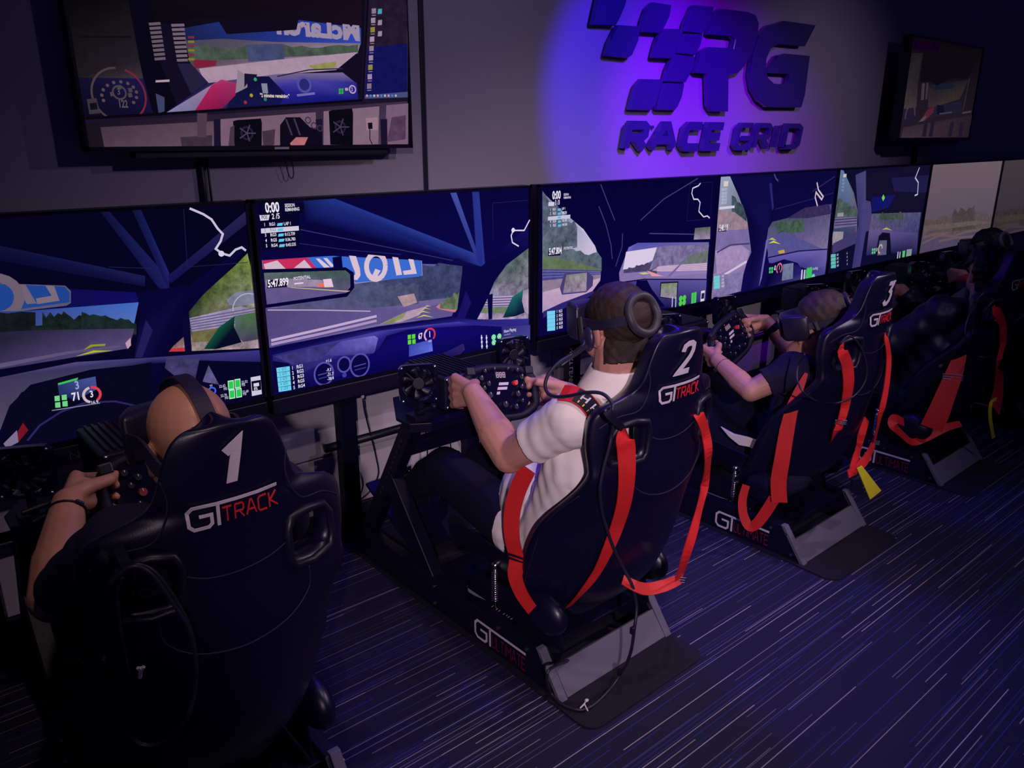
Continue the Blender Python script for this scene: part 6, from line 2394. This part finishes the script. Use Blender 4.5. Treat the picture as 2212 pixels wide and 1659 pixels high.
# seat 3
h3 = belt(2, 'red harness of seat 3 with a yellow pull tag hanging behind', None)
A = [onseat(2, *p, off=o) for p, o in (((1822, 750), -.02), ((1820, 760), .014), ((1830, 790), .02), ((1833, 830), .022), ((1826, 875), .022), ((1816, 912), .022), ((1798, 950), .024), ((1775, 998), .026), ((1750, 1040), .03), ((1722, 1078), .03))]
strap(h3, A, [.04, .044, .050, .048, .040, .034, .032, .030, .026, .016], nrm=(-.4, -.9, .1))
buckle(h3, A[5], .04, .014)
Bp = [onseat(2, *p, off=o) for p, o in (((1912, 722), -.01), ((1914, 730), .012), ((1920, 775), .03), ((1914, 840), .05), ((1901, 900), .07), ((1888, 956), .08))]
strap(h3, Bp, [.018, .022, .028, .030, .034, .038], nrm=(-.2, -.95, .2))
buckle(h3, Bp[-1], .042, .014)
T = [Bp[-1]] + [at(px, py, 1, -1.40) for px, py in ((1872, 990), (1850, 1012), (1832, 1024))]
strap(h3, T, [.036, .04, .036, .03], nrm=(-.3, -.9, .3), name='strap_tail')
T = [at(1872, 905, 1, -1.30), at(1858, 950, 1, -1.33), at(1850, 990, 1, -1.38), at(1842, 1020, 1, -1.40)]
strap(h3, T, [.03, .045, .05, .04], nrm=(-.6, -.8, 0), name='strap_tail')
Lp = [at(1742, 806, 0, RX[2] - .21), at(1728, 838, 0, RX[2] - .235), at(1712, 880, 0, RX[2] - .262), at(1700, 930, 0, RX[2] - .28), at(1690, 990, 0, RX[2] - .295), at(1682, 1040, 0, RX[2] - .300), at(1684, 1085, 0, RX[2] - .30)]
strap(h3, Lp, [.012, .03, .045, .055, .058, .060, .060], nrm=(-1, -.4, .1))
Lq = [at(1672, 1078, 0, RX[2] - .29), at(1655, 1105, 0, RX[2] - .30), at(1634, 1132, 0, RX[2] - .315), at(1618, 1136, 0, RX[2] - .32), at(1606, 1112, 0, RX[2] - .32), at(1604, 1080, 0, RX[2] - .31), at(1612, 1048, 0, RX[2] - .295)]
strap(h3, Lq, [.045, .045, .042, .04, .036, .034, .03], nrm=(-.9, -.3, .45))
b = B()
yt = [at(px, py, 1, -1.42) for px, py in ((1852, 1012), (1862, 1006), (1904, 1060), (1880, 1079))]
b.prism(yt, (.0, .003, 0))
obj('yellow_tag', b, M_yellow, h3)
b = B()
yt = [at(px, py, 1, -1.425) for px, py in ((1844, 1036), (1860, 1034), (1868, 1064), (1854, 1072), (1842, 1062))]
b.prism(yt, (.0, .012, 0))
obj('adjuster', b, M_plastic, h3, bevel=.002)

# seat 4
h4 = belt(3, 'red harness of the shaded fourth seat, with a pale buckle and thin yellow strip', None)
A = [onseat(3, *p, off=o) for p, o in (((2142, 668), -.02), ((2152, 672), .015), ((2165, 700), .02), ((2166, 740), .02), ((2152, 800), .02), ((2132, 850), .02), ((2105, 900), .02))]
strap(h4, A, [.03, .05, .045, .04, .03, .024, .016], nrm=(-.4, -.9, .1))
A = [onseat(3, *p, off=o) for p, o in (((2215, 735), .02), ((2190, 775), .02), ((2165, 822), .03), ((2140, 870), .03), ((2118, 905), .03))]
strap(h4, A, [.02, .022, .022, .02, .014], nrm=(-.4, -.9, .1))
T = [at(2160, 800, 1, -1.36), at(2156, 850, 1, -1.40), at(2148, 884, 1, -1.42)]
strap(h4, T, [.05, .08, .10], nrm=(-.5, -.85, 0), name='strap_tail')
Lp = [at(2078, 745, 0, RX[3] - .21), at(2070, 780, 0, RX[3] - .235), at(2058, 815, 0, RX[3] - .26), at(2042, 855, 0, RX[3] - .28), at(2026, 895, 0, RX[3] - .295), at(2012, 925, 0, RX[3] - .30)]
strap(h4, Lp, [.05, .06, .075, .085, .095, .10], nrm=(-1, -.4, .1))
buckle(h4, Lp[2], .085, .024, Matrix.Rotation(-1.1, 3, 'Z'))
Lq = [at(2075, 915, 1, -1.34), at(2040, 925, 1, -1.30), at(2005, 943, 1, -1.26), at(1972, 955, 1, -1.22), at(1948, 938, 1, -1.20), at(1930, 918, 1, -1.19), at(1934, 905, 1, -1.18), at(1952, 912, 1, -1.19)]
strap(h4, Lq, [.03, .04, .04, .036, .036, .05, .05, .04], nrm=(-.6, -.5, .6))
b = B()
b.ribbon(spline([at(px, py, 1, -1.44) for px, py in ((2152, 862), (2140, 872), (2139, 905), (2146, 946))], 5), V((-.6, -.8, 0)), .018, .003)
obj('yellow_strip', b, M_yellow, h4)

# ------------------------------------------------------------------ cables
def cable(label, pts, r, name='cable', n=8, m=None, group=None):
    b = B()
    b.tube(spline(pts, n), r, 8)
    return obj(name, b, m or M_cable, smooth=True, label=label, cat='cable', group=group)


# seat 1 hanging loop
S1 = lambda x, y: (x * .53, 780 + y * .53)
lp = [(470, 905), (485, 880), (540, 835), (590, 835), (650, 880), (720, 980), (775, 1090), (800, 1220), (795, 1340), (765, 1450), (700, 1530), (620, 1565), (545, 1540), (480, 1460), (440, 1370), (420, 1270), (425, 1210)]
cl = thing('hanging_cable', 'thin black cable looped over the left slot of seat 1, hanging to its foot', 'cable', tuple(onseat(0, *S1(560, 850))))
for k, dd in enumerate((0, 16)):
    b = B()
    pts = [onseat(0, *S1(x - dd * (1 if y < 1000 else .2), y + dd * .4), off=.022 + .006 * k + (.02 if y > 1400 else 0)) for x, y in lp]
    b.tube(spline(pts, 6), .0035, 8)
    obj('cable_run', b, M_cable, cl, smooth=True)
b = B()
pts = [onseat(0, *S1(x, y), off=.02) for x, y in ((500, 880), (478, 940), (485, 1050), (500, 1140), (520, 1250), (560, 1380), (600, 1480))]
b.tube(spline(pts, 6), .003, 8)
obj('cable_run', b, M_cable, cl, smooth=True)
b = B()
pts = [onseat(0, *S1(x, y), off=o) for x, y, o in ((490, 700, -.05), (455, 760, -.01), (420, 800, .012), (395, 850, .012))]
b.ribbon(spline(pts, 5), V((-.4, -.9, 0)), .022, .004)
pts = [onseat(0, *S1(x, y), off=o) for x, y, o in ((470, 740, -.01), (500, 800, .015), (525, 845, .02))]
b.ribbon(spline(pts, 5), V((-.4, -.9, 0)), .018, .004)
obj('tie_strap', b, M_rubber, cl)
b = B()
for (x0, y0), (x1, y1) in (((570, 1290), (575, 1250)), ((575, 1262), (586, 1246)), ((575, 1265), (562, 1250))):
    b.tube([onseat(0, *S1(x0, y0), off=.03), onseat(0, *S1(x1, y1), off=.03)], .0035, 6)
obj('white_clip', b, M_white, cl)
# seat 2 headset cable
Hd = J['head']
pc = [Hd @ V((-.112, .015, -.02)), at(1262, 742, 1, -1.19), at(1235, 765, 1, -1.16), at(1205, 785, 1, -1.15), at(1183, 812, 1, -1.15), at(1178, 838, 1, -1.16), at(1192, 855, 1, -1.2), at(1225, 856, 1, -1.26), at(1268, 848, 1, -1.33), at(1300, 850, 1, -1.37), at(1320, 868, 1, -1.40), at(1324, 890, 1, -1.415)]
pc += [onseat(1, *p, off=.02) for p in ((1322, 930), (1316, 965), (1304, 1010), (1296, 1060), (1302, 1110), (1322, 1175), (1345, 1225))]
pc += [at(1366, 1265, 1, -1.37), at(1375, 1310, 1, -1.38), at(1370, 1360, 1, -1.39), at(1362, 1410, 1, -1.37), at(1345, 1448, 1, -1.33), at(1312, 1495, 2, .018), at(1265, 1532, 2, .014), at(1215, 1522, 2, .014), at(1188, 1492, 2, .03), at(1182, 1455, 1, -1.27), at(1200, 1438, 1, -1.23), at(1230, 1425, 1, -1.19), at(1262, 1398, 1, -1.15), at(1305, 1375, 1, -1.10)]
cb = thing('headset_cable', 'long black cable from the polo wearer\'s headset down behind seat 2 to the floor', 'cable', tuple(at(1322, 930, 1, -1.4)))
b = B()
b.tube(spline(pc, 7), .0050, 8)
obj('cable_run', b, M_cable, cb, smooth=True)
b = B()
b.ribbon(spline([at(1268, 745, 1, -1.185), at(1235, 768, 1, -1.155), at(1210, 786, 1, -1.145)], 5), V((-.5, -.6, .6)), .016, .006)
obj('cable_sleeve', b, M_headset, cb)
b = B()
b.ribbon(spline([at(1310, 888, 1, -1.42), at(1318, 900, 1, -1.425), at(1335, 915, 1, -1.42), at(1345, 925, 1, -1.40)], 4), V((-.4, -.9, .2)), .018, .004)
obj('tie_strap', b, M_rubber, cb)
for px, py, y in ((1366, 1362, -1.39), (1338, 1452, -1.33), (1236, 1432, -1.19)):
    b = B()
    b.box(at(px, py, 1, y), (.012, .012, .022))
    obj('cable_clip', b, M_plastic, cb, bevel=.002)
b = B()
p = at(1262, 1530, 2, .016)
b.tube([p + V((-.018, 0, .01)), p + V((0, 0, .016)), p + V((.014, .008, .012))], .0025, 6)
b.tube([p + V((0, 0, .016)), p + V((0, -.015, .0))], .0022, 6)
b.sph(at(1267, 1513, 2, .012), (.008, .006, .004))
obj('white_clip', b, M_white, cb)
# ring loops of seats 3 and 4
pts = [onseat(2, *p, off=.022) for p in ((1815, 742), (1835, 726), (1858, 748), (1872, 790), (1868, 825), (1845, 855), (1810, 870), (1770, 868), (1738, 850))] + [at(1722, 820, 1, -1.27), at(1724, 790, 1, -1.25), at(1738, 765, 1, -1.28)]
cable('thin black cable coiled in one big ring on the back of seat 3', pts, .0035, 'hanging_cable')
pts = [onseat(3, *p, off=.022) for p in ((2150, 650), (2130, 643), (2105, 660), (2088, 695), (2085, 730), (2098, 760), (2120, 771), (2145, 768), (2158, 750))]
cable('thin black cable coiled on the back of the shaded fourth seat', pts, .0035, 'hanging_cable')
# rig 2 cables under the deck, plug on the wall
ub = 'black cables hanging below the wheel deck of the polo wearer'
for k, (px, q) in enumerate(((925, 40), (952, 52), (976, 66), (1000, 78))):
    x0 = at(px, 905, 1, -.36)
    pts = [V((x0.x, -.36, .68)), V((x0.x + .004 * k, -.34, .60)), V((x0.x + .012, -.33, .50)), V((x0.x + .02 + .01 * k, -.30, .40)), V((x0.x + .02, -.24, .25)), V((x0.x + .04, -.20, .16))]
    cable(('thick', 'thin', 'thick', 'thin')[k] + " black cable below the polo wearer's wheel deck, " + ('first', 'second', 'third', 'fourth')[k] + ' from the left', pts, .004 if k % 2 else .0026, 'deck_cable', group=ub)
pl = thing('wall_cable', 'thin black cord with pale plug hanging below the monitor with the roll cage', 'cable', tuple(at(783, 850, 1, .03)))
b = B()
b.box(at(783, 853, 1, .03), (.012, .010, .028))
obj('plug', b, M_label, pl, bevel=.002)
b = B()
b.tube(spline([at(px, py, 1, y) for px, py, y in ((784, 862, .03), (788, 890, .05), (802, 945, .1), (813, 990, .14), (817, 1025, .15), (800, 1060, .16), (778, 1080, .17), (760, 1100, .17))], 6), .0035, 8)
obj('cord', b, M_cable, pl, smooth=True)
# television cables
b_ = thing('television_cables', 'pair of dark cables running down the wall from the big television', 'cable', (0.08, YW - .01, 1.5))
for x, r_ in ((at(436, 380, 1, .21).x, .009), (at(450, 380, 1, .21).x, .0045)):
    b = B()
    b.tube([(x, .205, 1.62), (x, .205, 1.30)], r_, 8)
    obj('cable_run', b, M_cable, b_, smooth=True)
pts = [at(px, py, 1, .19) for px, py in ((612, 335), (616, 350), (624, 378), (630, 385), (634, 376), (631, 352), (622, 337))]
cable('small loop of thin cable dangling under the big television', pts, .002, 'dangling_loop')
b_ = thing('television_cables', 'pair of dark cables running down from the small television', 'cable', (5.3, YW - .01, 1.5))
for x in (at(1974, 330, 1, .2).x, at(1980, 330, 1, .2).x):
    b = B()
    b.tube([(x, .2, 1.62), (x, .2, 1.40)], .010, 8)
    obj('cable_run', b, M_cable, b_, smooth=True)
# cord on the left rig deck
x0 = at(80, 1120, 2, .70)
pts = [at(px, py, 2, .705) for px, py in ((70, 1128), (100, 1112), (140, 1098), (185, 1086), (215, 1080))]
cable('black cable lying along the front of the leftmost wheel deck', pts, .005, 'loose_cable')
